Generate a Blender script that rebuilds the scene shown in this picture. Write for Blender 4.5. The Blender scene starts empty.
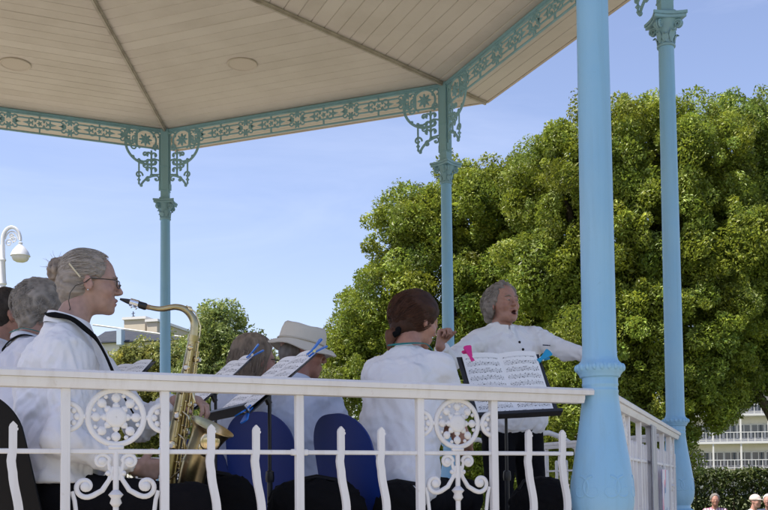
import bpy, math, random
import numpy as np
from mathutils import Vector, Matrix

random.seed(7); RNG = np.random.default_rng(7)
SC = bpy.context.scene; COL = SC.collection
PI = math.pi; R_ = math.radians

# ------------------------------------------------------------------ camera
EYE = 1.55                                   # eye height above the ground
CAM = np.array([5.6329, -2.8373, EYE]); YAW, PITCH, ROLL = 2.3328, 0.0472, 0.0105
FPX, CX, CY = 978.0, 384.0, 440.1            # focal length and principal point in 768 x 510 pixels
_f = np.array([math.cos(YAW), math.sin(YAW), 0]); _r = np.array([math.sin(YAW), -math.cos(YAW), 0]); _u = np.array([0, 0, 1.])
_f2 = _f*math.cos(PITCH) + _u*math.sin(PITCH); _u2 = -_f*math.sin(PITCH) + _u*math.cos(PITCH)
_x = _r*math.cos(ROLL) - _u2*math.sin(ROLL); _y = _r*math.sin(ROLL) + _u2*math.cos(ROLL)
cd = bpy.data.cameras.new('camera'); cam = bpy.data.objects.new('camera', cd); COL.objects.link(cam); SC.camera = cam
cd.sensor_fit = 'HORIZONTAL'; cd.sensor_width = 36; cd.lens = FPX/768*36
cd.shift_x = 0; cd.shift_y = (CY-255)/768; cd.clip_start = .05; cd.clip_end = 3000
cam.matrix_world = Matrix(((_x[0], _y[0], -_f2[0], CAM[0]), (_x[1], _y[1], -_f2[1], CAM[1]), (_x[2], _y[2], -_f2[2], CAM[2]), (0, 0, 0, 1)))

# ------------------------------------------------------------------ sky, sun, exposure
SUN_EL, SUN_AZ_FROM_LEFT = 61, 20            # sun stands to the camera's left, a little behind it
_sd = -_r*math.cos(R_(SUN_AZ_FROM_LEFT)) - _f*math.sin(R_(SUN_AZ_FROM_LEFT))
SUN_DIR = np.array([_sd[0]*math.cos(R_(SUN_EL)), _sd[1]*math.cos(R_(SUN_EL)), math.sin(R_(SUN_EL))])
w = bpy.data.worlds.new('World'); SC.world = w; w.use_nodes = True
nt = w.node_tree; sky = nt.nodes.new('ShaderNodeTexSky'); sky.sky_type = 'NISHITA'; sky.sun_disc = False
sky.sun_elevation = R_(SUN_EL); sky.sun_rotation = math.atan2(SUN_DIR[0], SUN_DIR[1])
sky.air_density = 1.0; sky.dust_density = 1.2; sky.ozone_density = 3.0
bgn = nt.nodes['Background']; bgn.inputs[1].default_value = 0.115
wb = nt.nodes.new('ShaderNodeMix'); wb.data_type = 'RGBA'; wb.blend_type = 'MULTIPLY'; wb.inputs[0].default_value = 1; wb.inputs[7].default_value = (1.20, 1.0, .985, 1)   # the photograph's white balance
nt.links.new(sky.outputs[0], wb.inputs[6])
tc = nt.nodes.new('ShaderNodeTexCoord'); mp = nt.nodes.new('ShaderNodeMapping'); mp.inputs['Scale'].default_value = (1.6, 1.6, 7.0); mp.inputs['Rotation'].default_value = (.25, .1, .4)
cn = nt.nodes.new('ShaderNodeTexNoise'); cn.inputs['Scale'].default_value = 1.7; cn.inputs['Detail'].default_value = 7; cn.inputs['Roughness'].default_value = .6; cn.inputs['Distortion'].default_value = .6
cr_ = nt.nodes.new('ShaderNodeValToRGB'); cr_.color_ramp.elements[0].position = .45; cr_.color_ramp.elements[1].position = .85; cr_.color_ramp.elements[1].color = (.15, .15, .15, 1)
cm_ = nt.nodes.new('ShaderNodeMix'); cm_.data_type = 'RGBA'; cm_.inputs[7].default_value = (6.2, 6.4, 7.3, 1)      # thin high cirrus veil
nt.links.new(tc.outputs['Generated'], mp.inputs[0]); nt.links.new(mp.outputs[0], cn.inputs[0]); nt.links.new(cn.outputs[0], cr_.inputs[0]); nt.links.new(cr_.outputs[0], cm_.inputs[0])
nt.links.new(wb.outputs[2], cm_.inputs[6]); nt.links.new(cm_.outputs[2], bgn.inputs[0])
sl = bpy.data.lights.new('sun', 'SUN'); sl.energy = 5.0; sl.angle = R_(.5); sl.color = (1, .93, .82)
so = bpy.data.objects.new('sun', sl); COL.objects.link(so); so.location = (0, 0, 30)
so.rotation_euler = Vector(-SUN_DIR).to_track_quat('-Z', 'Y').to_euler()
SC.view_settings.view_transform = 'Standard'; SC.view_settings.look = 'None'
SC.view_settings.gamma = 1; SC.view_settings.use_curve_mapping = False; SC.view_settings.exposure = 1.0
SC.cycles.max_bounces = 8; SC.cycles.diffuse_bounces = 5; SC.cycles.transparent_max_bounces = 8

def at(px, py, d):
    """world point seen at photo pixel (px, py) at horizontal depth d"""
    u = (px-CX)/FPX; v = (CY-py)/FPX
    q = _f2 + _x*u + _y*v
    return CAM + q*(d/float(q @ _f))
def depth_of(P): return float((np.asarray(P)-CAM) @ _f)

# ------------------------------------------------------------------ materials
MATS = {}
def mat(name, col=(.5, .5, .5), rough=.6, metal=0., spec=.5, noise=None, bump=None, attr=None, trans=0, sss=0, coat=0):
    """noise=(scale, amount, second colour); bump=(scale, strength, distance)"""
    if name in MATS: return MATS[name]
    m = bpy.data.materials.new(name); m.use_nodes = True; n = m.node_tree; b = n.nodes['Principled BSDF']
    b.inputs['Base Color'].default_value = (*col, 1); b.inputs['Roughness'].default_value = rough
    b.inputs['Metallic'].default_value = metal; b.inputs['Specular IOR Level'].default_value = spec
    if coat: b.inputs['Coat Weight'].default_value = coat; b.inputs['Coat Roughness'].default_value = .25
    if sss:
        b.inputs['Subsurface Weight'].default_value = sss; b.inputs['Subsurface Radius'].default_value = (.01, .004, .002)
        b.inputs['Subsurface Scale'].default_value = .6
    co = n.nodes.new('ShaderNodeTexCoord')
    src = None
    if attr:
        a = n.nodes.new('ShaderNodeAttribute'); a.attribute_name = attr; src = a.outputs['Color']
    if noise:
        t = n.nodes.new('ShaderNodeTexNoise'); t.inputs['Scale'].default_value = noise[0]; t.inputs['Detail'].default_value = 6
        t.inputs['Roughness'].default_value = .65
        n.links.new(co.outputs['Object'], t.inputs['Vector'])
        r = n.nodes.new('ShaderNodeValToRGB'); r.color_ramp.elements[0].position = .42; r.color_ramp.elements[1].position = .68
        n.links.new(t.outputs['Fac'], r.inputs[0])
        mx = n.nodes.new('ShaderNodeMix'); mx.data_type = 'RGBA'
        mm = n.nodes.new('ShaderNodeMath'); mm.operation = 'MULTIPLY'; mm.inputs[1].default_value = noise[1]
        n.links.new(r.outputs[0], mm.inputs[0]); n.links.new(mm.outputs[0], mx.inputs[0])
        if src: n.links.new(src, mx.inputs[6])
        else: mx.inputs[6].default_value = (*col, 1)
        mx.inputs[7].default_value = (*noise[2], 1); src = mx.outputs[2]
    if src: n.links.new(src, b.inputs['Base Color'])
    if bump:
        t2 = n.nodes.new('ShaderNodeTexNoise'); t2.inputs['Scale'].default_value = bump[0]; t2.inputs['Detail'].default_value = 5
        n.links.new(co.outputs['Object'], t2.inputs['Vector'])
        bp = n.nodes.new('ShaderNodeBump'); bp.inputs['Strength'].default_value = bump[1]; bp.inputs['Distance'].default_value = bump[2]
        n.links.new(t2.outputs['Fac'], bp.inputs['Height']); n.links.new(bp.outputs[0], b.inputs['Normal'])
    if trans:
        tr = n.nodes.new('ShaderNodeBsdfTranslucent'); ms = n.nodes.new('ShaderNodeMixShader'); ms.inputs[0].default_value = trans
        if src: n.links.new(src, tr.inputs[0])
        else: tr.inputs[0].default_value = (*col, 1)
        n.links.new(b.outputs[0], ms.inputs[1]); n.links.new(tr.outputs[0], ms.inputs[2])
        n.links.new(ms.outputs[0], n.nodes['Material Output'].inputs[0])
    MATS[name] = m; return m

def aged_paint(name, col, fade, streak, rust, rough=.42, chips=.735, bump=.25):
    """old gloss paint: faded patches, rain streaks, a few rust chips, brush-thick relief"""
    m = bpy.data.materials.new(name); m.use_nodes = True; n = m.node_tree; b = n.nodes['Principled BSDF']; g = n.nodes.new('ShaderNodeNewGeometry')
    def noise(scale, det, vec=None):
        t = n.nodes.new('ShaderNodeTexNoise'); t.inputs['Scale'].default_value = scale; t.inputs['Detail'].default_value = det; t.inputs['Roughness'].default_value = .62
        n.links.new(vec if vec else g.outputs['Position'], t.inputs['Vector']); return t.outputs['Fac']
    def ramp(s, a, c):
        r = n.nodes.new('ShaderNodeMapRange'); r.inputs[1].default_value = a; r.inputs[2].default_value = c; n.links.new(s, r.inputs[0]); return r.outputs[0]
    def mix(fac, a, c, k):
        mm = n.nodes.new('ShaderNodeMath'); mm.operation = 'MULTIPLY'; mm.inputs[1].default_value = k; n.links.new(fac, mm.inputs[0])
        x = n.nodes.new('ShaderNodeMix'); x.data_type = 'RGBA'; n.links.new(mm.outputs[0], x.inputs[0])
        if isinstance(a, tuple): x.inputs[6].default_value = (*a, 1)
        else: n.links.new(a, x.inputs[6])
        x.inputs[7].default_value = (*c, 1); return x.outputs[2]
    mpg = n.nodes.new('ShaderNodeMapping'); mpg.inputs['Scale'].default_value = (26, 26, 1.3); n.links.new(g.outputs['Position'], mpg.inputs[0])
    c = mix(ramp(noise(2.2, 5), .38, .66), col, fade, .8)
    c = mix(ramp(noise(1., 5, mpg.outputs[0]), .50, .78), c, streak, .55)
    c = mix(ramp(noise(34, 4), .66, .74), c, streak, .5)
    c = mix(ramp(noise(21, 7), chips, chips+.03), c, rust, .85)
    n.links.new(c, b.inputs['Base Color']); rr = n.nodes.new('ShaderNodeMapRange'); rr.inputs[3].default_value = rough-.1; rr.inputs[4].default_value = rough+.22; n.links.new(noise(7, 5), rr.inputs[0]); n.links.new(rr.outputs[0], b.inputs['Roughness'])
    bp = n.nodes.new('ShaderNodeBump'); bp.inputs['Strength'].default_value = bump; bp.inputs['Distance'].default_value = .003; n.links.new(noise(42, 6), bp.inputs['Height']); n.links.new(bp.outputs[0], b.inputs['Normal'])
    MATS[name] = m; return m
M_WHITE = aged_paint('white_paint', (.71, .71, .725), (.62, .615, .62), (.52, .49, .46), (.26, .15, .09))
M_BLUE = aged_paint('blue_paint', (.215, .44, .655), (.27, .48, .64), (.20, .37, .50), (.17, .12, .09), .38, .76, .35)
M_BLUE_OLD_SHADED = aged_paint('weathered_shaded_blue_paint', (.24, .43, .53), (.22, .36, .42), (.20, .29, .31), (.12, .09, .07), .5, .70, .4)  # same blue with wear, plus the shade under the ceiling painted in as darker teal
M_CEIL = mat('ceiling_paint', (.61, .555, .505), .6, noise=(1.3, .6, (.47, .415, .365)), bump=(30, .1, .002))
M_CEIL2 = mat('ceiling_paint_dusty', (.59, .535, .485), .6, noise=(1.9, .6, (.47, .415, .365)), bump=(30, .1, .002))
M_CEIL3 = mat('ceiling_paint_clean', (.625, .57, .52), .6, noise=(1.1, .6, (.50, .445, .395)), bump=(30, .1, .002))
M_BATTEN = mat('batten_paint', (.47, .42, .37), .6, noise=(8, .6, (.25, .2, .17)))
M_GAP = mat('board_gap', (.20, .17, .145), .9)
M_ROOF = mat('roof_lead', (.25, .27, .28), .6, noise=(3, .5, (.18, .2, .2)))
M_FLOOR = mat('floor_stone', (.36, .315, .265), .8, noise=(2.5, .5, (.29, .25, .21)), bump=(40, .2, .003))
M_PLINTH = mat('plinth_stone', (.42, .38, .33), .85, noise=(2, .6, (.3, .27, .23)))
M_BLACK = mat('black_metal', (.015, .015, .017), .4)
M_BLACKCLOTH = mat('black_fabric', (.006, .006, .007), .95, spec=.12, bump=(120, .3, .002))
M_BLACKPL = mat('black_plastic', (.005, .005, .006), .6, spec=.2, bump=(200, .15, .001))
M_BLUEPL = mat('blue_plastic', (.006, .026, .17), .42, spec=.35, bump=(160, .12, .001))
M_SILVER = mat('chrome', (.75, .75, .76), .2, 1.)
M_CLIPBLUE = mat('blue_clip_plastic', (.01, .16, .62), .35)
M_CLIPPINK = mat('pink_clip_plastic', (.75, .02, .25), .35)

# ------------------------------------------------------------------ mesh helpers
class MB:
    def __init__(s): s.v = []; s.f = []
    def add(s, v, f):
        o = len(s.v); s.v += [tuple(map(float, p)) for p in v]; s.f += [tuple(i+o for i in q) for q in f]; return s
    def box(s, c, size, M=None, bev=0.):
        x, y, z = (k/2 for k in size)
        if bev:
            b = min(bev, x*.9, y*.9, z*.9); vs = []; 
            pts = []
            for zz, ins in ((-z, b), (-z+b, 0), (z-b, 0), (z, b)):
                X, Y = x-ins, y-ins
                pts.append([(-X+b*.6, -Y, zz), (X-b*.6, -Y, zz), (X, -Y+b*.6, zz), (X, Y-b*.6, zz), (X-b*.6, Y, zz), (-X+b*.6, Y, zz), (-X, Y-b*.6, zz), (-X, -Y+b*.6, zz)])
            vs = [p for r in pts for p in r]; fs = [tuple(range(7, -1, -1)), tuple(range(24, 32))]
            for r in range(3):
                for i in range(8):
                    j = (i+1) % 8; fs.append((r*8+i, r*8+j, r*8+8+j, r*8+8+i))
        else:
            vs = [(a*x, b_*y, d*z) for d in (-1, 1) for b_ in (-1, 1) for a in (-1, 1)]
            fs = [(0, 2, 3, 1), (4, 5, 7, 6), (0, 1, 5, 4), (2, 6, 7, 3), (0, 4, 6, 2), (1, 3, 7, 5)]
        out = []
        for p in vs:
            q = Vector(p)
            if M is not None: q = M @ q
            out.append((q[0]+c[0], q[1]+c[1], q[2]+c[2]))
        return s.add(out, fs)
    def tube(s, path, rad, n=8, flat=None, closed=False, ax=None):
        """swept tube; rad a number or list; flat=(normal, factor) squashes the section along a fixed normal"""
        P = [Vector(p) for p in path]; m = len(P)
        rad = [rad]*m if not hasattr(rad, '__len__') else list(rad)
        vs = []; prev = None
        for i in range(m):
            a = P[(i-1) % m] if (closed or i > 0) else P[i]; b = P[(i+1) % m] if (closed or i < m-1) else P[i]
            t = (b-a)
            t = t.normalized() if t.length > 1e-9 else Vector((0, 0, 1))
            if ax is not None:
                nn = Vector(ax).normalized(); bb = t.cross(nn)
                if bb.length < 1e-4: bb = t.orthogonal()
                bb.normalize()
            else:
                if prev is None: nn = t.orthogonal().normalized()
                else:
                    nn = prev - t*prev.dot(t)
                    nn = nn.normalized() if nn.length > 1e-6 else t.orthogonal().normalized()
                bb = t.cross(nn); prev = nn
            fx = flat if flat else 1.
            for k in range(n):
                an = 2*PI*(k+.5)/n
                vs.append(P[i] + bb*(math.cos(an)*rad[i]) + nn*(math.sin(an)*rad[i]*fx))
        fs = []
        for i in range(m if closed else m-1):
            j = (i+1) % m
            for k in range(n):
                l = (k+1) % n; fs.append((i*n+k, i*n+l, j*n+l, j*n+k))
        if not closed: fs += [tuple(range(n-1, -1, -1)), tuple((m-1)*n+k for k in range(n))]
        return s.add(vs, fs)
    def lathe(s, prof, n=24, c=(0, 0, 0), M=None, cap=True):
        vs = []; fs = []
        for (r, z) in prof:
            for k in range(n):
                a = 2*PI*k/n; q = Vector((r*math.cos(a), r*math.sin(a), z))
                if M is not None: q = M @ q
                vs.append((q[0]+c[0], q[1]+c[1], q[2]+c[2]))
        for i in range(len(prof)-1):
            for k in range(n):
                l = (k+1) % n; fs.append((i*n+k, i*n+l, (i+1)*n+l, (i+1)*n+k))
        if cap: fs += [tuple(range(n-1, -1, -1)), tuple((len(prof)-1)*n+k for k in range(n))]
        return s.add(vs, fs)
    def ball(s, c, r, n=10, m=6, M=None):
        r = (r, r, r) if not hasattr(r, '__len__') else r
        vs = [(0, 0, -1)]; fs = []
        for i in range(1, m):
            t = PI*i/m
            for k in range(n): a = 2*PI*k/n; vs.append((math.sin(t)*math.cos(a), math.sin(t)*math.sin(a), -math.cos(t)))
        vs.append((0, 0, 1)); last = len(vs)-1
        for k in range(n):
            l = (k+1) % n; fs.append((0, 1+l, 1+k)); fs.append((last, 1+(m-2)*n+k, 1+(m-2)*n+l))
            for i in range(m-2): fs.append((1+i*n+k, 1+i*n+l, 1+(i+1)*n+l, 1+(i+1)*n+k))
        out = []
        for p in vs:
            q = Vector((p[0]*r[0], p[1]*r[1], p[2]*r[2]))
            if M is not None: q = M @ q
            out.append((q[0]+c[0], q[1]+c[1], q[2]+c[2]))
        return s.add(out, fs)
    def prism(s, poly, t0, t1, f):
        """polygon in 2D extruded between t0 and t1; f(a,b,t) -> 3D"""
        n = len(poly)
        vs = [f(a, b, t0) for a, b in poly] + [f(a, b, t1) for a, b in poly]
        fs = [tuple(range(n)), tuple(range(2*n-1, n-1, -1))] + [(i, i+n, (i+1) % n+n, (i+1) % n) for i in range(n)]
        return s.add(vs, fs)
    def mesh(s, name, m=None, smooth=35):
        me = bpy.data.meshes.new(name); me.from_pydata(s.v, [], s.f); me.update()
        import bmesh
        bm = bmesh.new(); bm.from_mesh(me); bmesh.ops.recalc_face_normals(bm, faces=bm.faces); bm.to_mesh(me); bm.free()
        if m: me.materials.append(m)
        if smooth:
            me.polygons.foreach_set('use_smooth', [True]*len(me.polygons)); me.set_sharp_from_angle(angle=R_(smooth))
        return me
    def build(s, name, m, parent=None, smooth=35): return obj(name, s.mesh(name, m, smooth), parent)

def obj(name, me, parent=None, M=None):
    o = bpy.data.objects.new(name, me); COL.objects.link(o); o.parent = parent
    if M is not None: o.matrix_local = M
    return o
def tag(o, label=None, cat=None, group=None, kind=None):
    if label: o['label'] = label
    if cat: o['category'] = cat
    if group: o['group'] = group
    if kind: o['kind'] = kind
    return o
def thing(name, label, cat, loc=(0, 0, 0), rz=0, group=None):
    o = bpy.data.objects.new(name, None); COL.objects.link(o); o.empty_display_size = .1
    o.location = loc; o.rotation_euler = (0, 0, rz); return tag(o, label, cat, group)
def fast_mesh(name, V, Q, m=None, smooth=True, col=None, quads=4):
    """numpy vertices / quads -> mesh"""
    me = bpy.data.meshes.new(name); nv, nf = len(V), len(Q)
    me.vertices.add(nv); me.vertices.foreach_set('co', np.ascontiguousarray(V, np.float32).ravel())
    me.loops.add(nf*quads); me.loops.foreach_set('vertex_index', np.ascontiguousarray(Q, np.int32).ravel())
    me.polygons.add(nf); me.polygons.foreach_set('loop_start', np.arange(nf, dtype=np.int32)*quads)
    me.polygons.foreach_set('use_smooth', np.full(nf, smooth))
    if m: me.materials.append(m)
    me.update(calc_edges=True); me.validate()
    if col is not None:
        a = me.color_attributes.new('Col', 'FLOAT_COLOR', 'POINT')
        c4 = np.ones((nv, 4), np.float32); c4[:, :3] = col; a.data.foreach_set('color', c4.ravel())
    return me

# ------------------------------------------------------------------ noise and implicit surfaces
_perm = np.random.default_rng(3).permutation(256).astype(np.int64); _perm = np.concatenate([_perm, _perm, _perm])
_grad = np.random.default_rng(4).normal(size=(256, 3)); _grad /= np.linalg.norm(_grad, axis=1)[:, None]
def pn(P):
    """gradient noise, about -1..1"""
    P = np.asarray(P, float); I = np.floor(P).astype(np.int64); F = P-I; I &= 255
    U = F*F*F*(F*(F*6-15)+10); r = 0
    for dx in (0, 1):
        wx = U[:, 0] if dx else 1-U[:, 0]
        for dy in (0, 1):
            wy = U[:, 1] if dy else 1-U[:, 1]
            for dz in (0, 1):
                wz = U[:, 2] if dz else 1-U[:, 2]
                h = _perm[_perm[_perm[I[:, 0]+dx]+I[:, 1]+dy]+I[:, 2]+dz]
                g = _grad[h]
                r = r + wx*wy*wz*(g[:, 0]*(F[:, 0]-dx)+g[:, 1]*(F[:, 1]-dy)+g[:, 2]*(F[:, 2]-dz))
    return r*1.6
class Blob:
    """smooth union of simple volumes, meshed as one continuous surface (surface nets)"""
    def __init__(s): s.p = []
    def cap(s, a, b, ra, rb=None, k=.02, sub=False, cut=False):
        a = np.asarray(a, float); b = np.asarray(b, float); rb = ra if rb is None else rb; rm = max(ra, rb)
        s.p.append(('c', (a, b, ra, rb, cut), np.minimum(a, b)-rm, np.maximum(a, b)+rm, k, sub)); return s
    def ell(s, c, r, R=None, k=.02, sub=False):
        c = np.asarray(c, float); r = np.asarray(r if hasattr(r, '__len__') else (r, r, r), float); rm = r.max()
        s.p.append(('e', (c, r, R), c-rm, c+rm, k, sub)); return s
    def half(s, n, c, k=.004):
        """keep the side n.p < c of everything added so far"""
        s.p.append(('h', (np.asarray(n, float), c), None, None, k, True)); return s
    def net(s, h=.006):
        U = [q for q in s.p if q[0] != 'h' and not q[5]]
        lo = np.min([q[2] for q in U], 0)-3*h-.01; hi = np.max([q[3] for q in U], 0)+3*h+.01
        n = np.ceil((hi-lo)/h).astype(int)+1; F = np.full(n, 1., np.float32)
        ax = [(lo[i]+h*np.arange(n[i])).astype(np.float32) for i in range(3)]
        for kind, a, bl, bh, k, sub in s.p:
            if kind == 'h':
                d = (a[0][0]*ax[0][:, None, None]+a[0][1]*ax[1][None, :, None]+a[0][2]*ax[2][None, None, :]-a[1]).astype(np.float32)
                hh = np.clip(.5+.5*(F-d)/k, 0, 1); F = d+(F-d)*hh+k*hh*(1-hh); continue
            m = k+2*h+.012
            i0 = np.clip(np.floor((bl-m-lo)/h).astype(int), 0, n-1); i1 = np.clip(np.ceil((bh+m-lo)/h).astype(int)+1, 1, n)
            sl_ = tuple(slice(i0[i], i1[i]) for i in range(3))
            X, Y, Z = np.meshgrid(*[ax[i][sl_[i]] for i in range(3)], indexing='ij', sparse=True)
            if kind == 'c':
                A, B, ra, rb, cut = a; D = B-A; L = float(D @ D)+1e-12
                px, py, pz = X-A[0], Y-A[1], Z-A[2]
                t0 = (px*D[0]+py*D[1]+pz*D[2])/L; t = np.clip(t0, 0, 1)
                d = np.sqrt((px-t*D[0])**2+(py-t*D[1])**2+(pz-t*D[2])**2)-(ra+(rb-ra)*t)
                if cut: d = np.maximum(d, (t0-1)*math.sqrt(L))
            else:
                C, r, R = a; px, py, pz = X-C[0], Y-C[1], Z-C[2]
                if R is not None:
                    qx = px*R[0, 0]+py*R[1, 0]+pz*R[2, 0]; qy = px*R[0, 1]+py*R[1, 1]+pz*R[2, 1]; qz = px*R[0, 2]+py*R[1, 2]+pz*R[2, 2]
                else: qx, qy, qz = px, py, pz
                k0 = np.sqrt((qx/r[0])**2+(qy/r[1])**2+(qz/r[2])**2); k1 = np.sqrt((qx/r[0]**2)**2+(qy/r[1]**2)**2+(qz/r[2]**2)**2)+1e-6
                d = k0*(k0-1)/k1
            G = F[sl_]; d = d.astype(np.float32)
            if sub:
                d = -d; hh = np.clip(.5+.5*(G-d)/k, 0, 1); F[sl_] = d+(G-d)*hh+k*hh*(1-hh)
            else:
                hh = np.clip(.5+.5*(d-G)/k, 0, 1); F[sl_] = d+(G-d)*hh-k*hh*(1-hh)
        I = F < 0
        c8 = [(i, j, k) for i in (0, 1) for j in (0, 1) for k in (0, 1)]
        S = [slice(0, n[i]-1) for i in range(3)]; cnt = np.zeros(n-1, np.int8)
        for c in c8: cnt += I[c[0]:n[0]-1+c[0], c[1]:n[1]-1+c[1], c[2]:n[2]-1+c[2]]
        act = np.argwhere((cnt > 0) & (cnt < 8)); idx = np.full(n-1, -1, np.int32); idx[tuple(act.T)] = np.arange(len(act))
        val = np.stack([F[act[:, 0]+c[0], act[:, 1]+c[1], act[:, 2]+c[2]] for c in c8], 1)
        acc = np.zeros((len(act), 3)); num = np.zeros(len(act)); c8a = np.array(c8, float)
        for i in range(8):
            for j in range(i+1, 8):
                if abs(c8a[i]-c8a[j]).sum() != 1: continue
                x = (val[:, i] < 0) != (val[:, j] < 0); t = np.where(x, val[:, i]/np.where(x, val[:, i]-val[:, j], 1), 0)
                acc += np.where(x[:, None], c8a[i]+(c8a[j]-c8a[i])*t[:, None], 0); num += x
        V = lo + h*(act+acc/num[:, None]); Q = []
        for a_ in range(3):
            b_, c_ = (a_+1) % 3, (a_+2) % 3
            s0 = [slice(1, n[i]-1) for i in range(3)]; s1 = list(s0); s0[a_] = slice(0, n[a_]-1); s1[a_] = slice(1, n[a_])
            P0 = I[tuple(s0)]; P1 = I[tuple(s1)]
            e = np.argwhere(P0 != P1); 
            if not len(e): continue
            fl = P0[tuple(e.T)]; e = e.copy(); e[:, b_] += 1; e[:, c_] += 1
            q = []
            for (db, dc) in ((-1, -1), (0, -1), (0, 0), (-1, 0)):
                g = e.copy(); g[:, b_] += db; g[:, c_] += dc; q.append(idx[tuple(g.T)])
            q = np.stack(q, 1); q[~fl] = q[~fl][:, ::-1]; Q.append(q)
        return V, np.concatenate(Q)
def vnormals(V, Q):
    n = np.cross(V[Q[:, 2]]-V[Q[:, 0]], V[Q[:, 3]]-V[Q[:, 1]]); N = np.zeros_like(V)
    for k in range(4): np.add.at(N, Q[:, k], n)
    return N/(np.linalg.norm(N, axis=1)[:, None]+1e-12)
def vsmooth(V, Q, it=1, f=.5):
    for _ in range(it):
        S = np.zeros_like(V); C = np.zeros(len(V))
        for a, b in ((0, 1), (1, 2), (2, 3), (3, 0)):
            np.add.at(S, Q[:, a], V[Q[:, b]]); np.add.at(C, Q[:, a], 1); np.add.at(S, Q[:, b], V[Q[:, a]]); np.add.at(C, Q[:, b], 1)
        V = V*(1-f)+f*S/C[:, None]
    return V
def folds(V, Q, amp=.006, sc=(7, 7, 7), seed=0):
    """cloth creases: ridged, warped noise along the normal"""
    N = vnormals(V, Q); P = V*np.array(sc)+seed*7.3
    W = np.stack([pn(P*.7+11), pn(P*.7+23), pn(P*.7+37)], 1)
    a = 1-np.abs(pn(P+W*1.2))*2.2; b = 1-np.abs(pn(P*2.1+W*1.5+5))*2.2
    c = np.clip(1-np.abs(pn(P*1.5+W*2.0+51))*4.5, 0, 1)**1.5; d = np.clip(1-np.abs(pn(P*np.array((2.6, 2.6, 3.4))+W*2.2+71))*4, 0, 1)**1.5
    return V+N*(amp*(.6*a+.3*b-.4+.55*c-.45*d))[:, None]

# ------------------------------------------------------------------ ground
def ground():
    n = 64; vs = [(0, 0, 0)]; fs = []
    rr = [9, 14, 22, 40, 90, 250, 900]
    for r in rr:
        for k in range(n): a = 2*PI*k/n; vs.append((r*math.cos(a), r*math.sin(a), 0))
    for k in range(n):
        l = (k+1) % n; fs.append((0, 1+k, 1+l))
        for i in range(len(rr)-1): fs.append((1+i*n+k, 1+(i+1)*n+k, 1+(i+1)*n+l, 1+i*n+l))
    m = bpy.data.materials.new('lawn'); m.use_nodes = True; nn = m.node_tree; b = nn.nodes['Principled BSDF']
    b.inputs['Roughness'].default_value = .95
    co = nn.nodes.new('ShaderNodeTexCoord'); t = nn.nodes.new('ShaderNodeTexNoise'); t.inputs['Scale'].default_value = .8; t.inputs['Detail'].default_value = 9
    r = nn.nodes.new('ShaderNodeValToRGB'); r.color_ramp.elements[0].color = (.05, .075, .02, 1); r.color_ramp.elements[1].color = (.13, .14, .05, 1)
    nn.links.new(co.outputs['Object'], t.inputs[0]); nn.links.new(t.outputs[0], r.inputs[0]); nn.links.new(r.outputs[0], b.inputs['Base Color'])
    me = bpy.data.meshes.new('ground'); me.from_pydata(vs, [], fs); me.materials.append(m)
    tag(obj('ground', me), kind='structure')
    mb = MB(); k = 64
    mb.lathe([(4.6, .004), (10, .004)], k, cap=False)
    mp = mat('paving', (.33, .295, .25), .85, noise=(.9, .6, (.26, .23, .19)), bump=(20, .3, .004))
    tag(mb.build('paving', mp, smooth=0), kind='structure')
ground()

# ------------------------------------------------------------------ bandstand
S8 = 3.0; RC = S8/(2*math.sin(PI/8)); AP = RC*math.cos(PI/8)
FL = EYE-.58                                     # bandstand floor
def vx(k, r=RC): return Vector((r*math.cos(k*PI/4), r*math.sin(k*PI/4), 0))
def side_M(k):
    a, b = vx(k), vx(k+1); u = (b-a).normalized(); n = Vector((u.y, -u.x, 0))
    return Matrix(((u.x, n.x, 0, a.x), (u.y, n.y, 0, a.y), (0, 0, 1, 0), (0, 0, 0, 1)))
def zrot(k): return Matrix.Rotation(k*PI/4, 4, 'Z')
BS = thing('bandstand', 'octagonal bandstand with pale blue iron columns, white railings and boarded beige ceiling', 'bandstand')
# floor and plinth
mb = MB(); n8 = 8
def octo(r, z): return [(*vx(k, r).xy, z) for k in range(8)]
mb.add(octo(RC+.30, FL) + octo(RC+.30, FL-.08) + octo(RC+.22, FL-.08), [tuple(range(8))] + [(i, i+8, (i+1) % 8+8, (i+1) % 8) for i in range(8)] + [(i+8, i+16, (i+1) % 8+16, (i+1) % 8+8) for i in range(8)])
mb.build('floor', M_FLOOR, BS, 0)
mb = MB(); mb.add(octo(RC+.22, FL-.08) + octo(RC+.22, .12) + octo(RC+.36, .12) + octo(RC+.36, 0), [(i+8*j, i+8+8*j, (i+1) % 8+8+8*j, (i+1) % 8+8*j) for j in range(3) for i in range(8)])
mb.build('plinth', M_PLINTH, BS, 0)
# steps at the far side (between the columns beyond the conductor)
ms = side_M(1)
for i in range(5):
    mb = MB(); mb.box((2.1, .45+.3*i, (FL-.16*(i+1))/2), (1.25, .3, FL-.16*(i+1))); mb.build('step', M_PLINTH, BS, 0).matrix_local = ms

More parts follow.
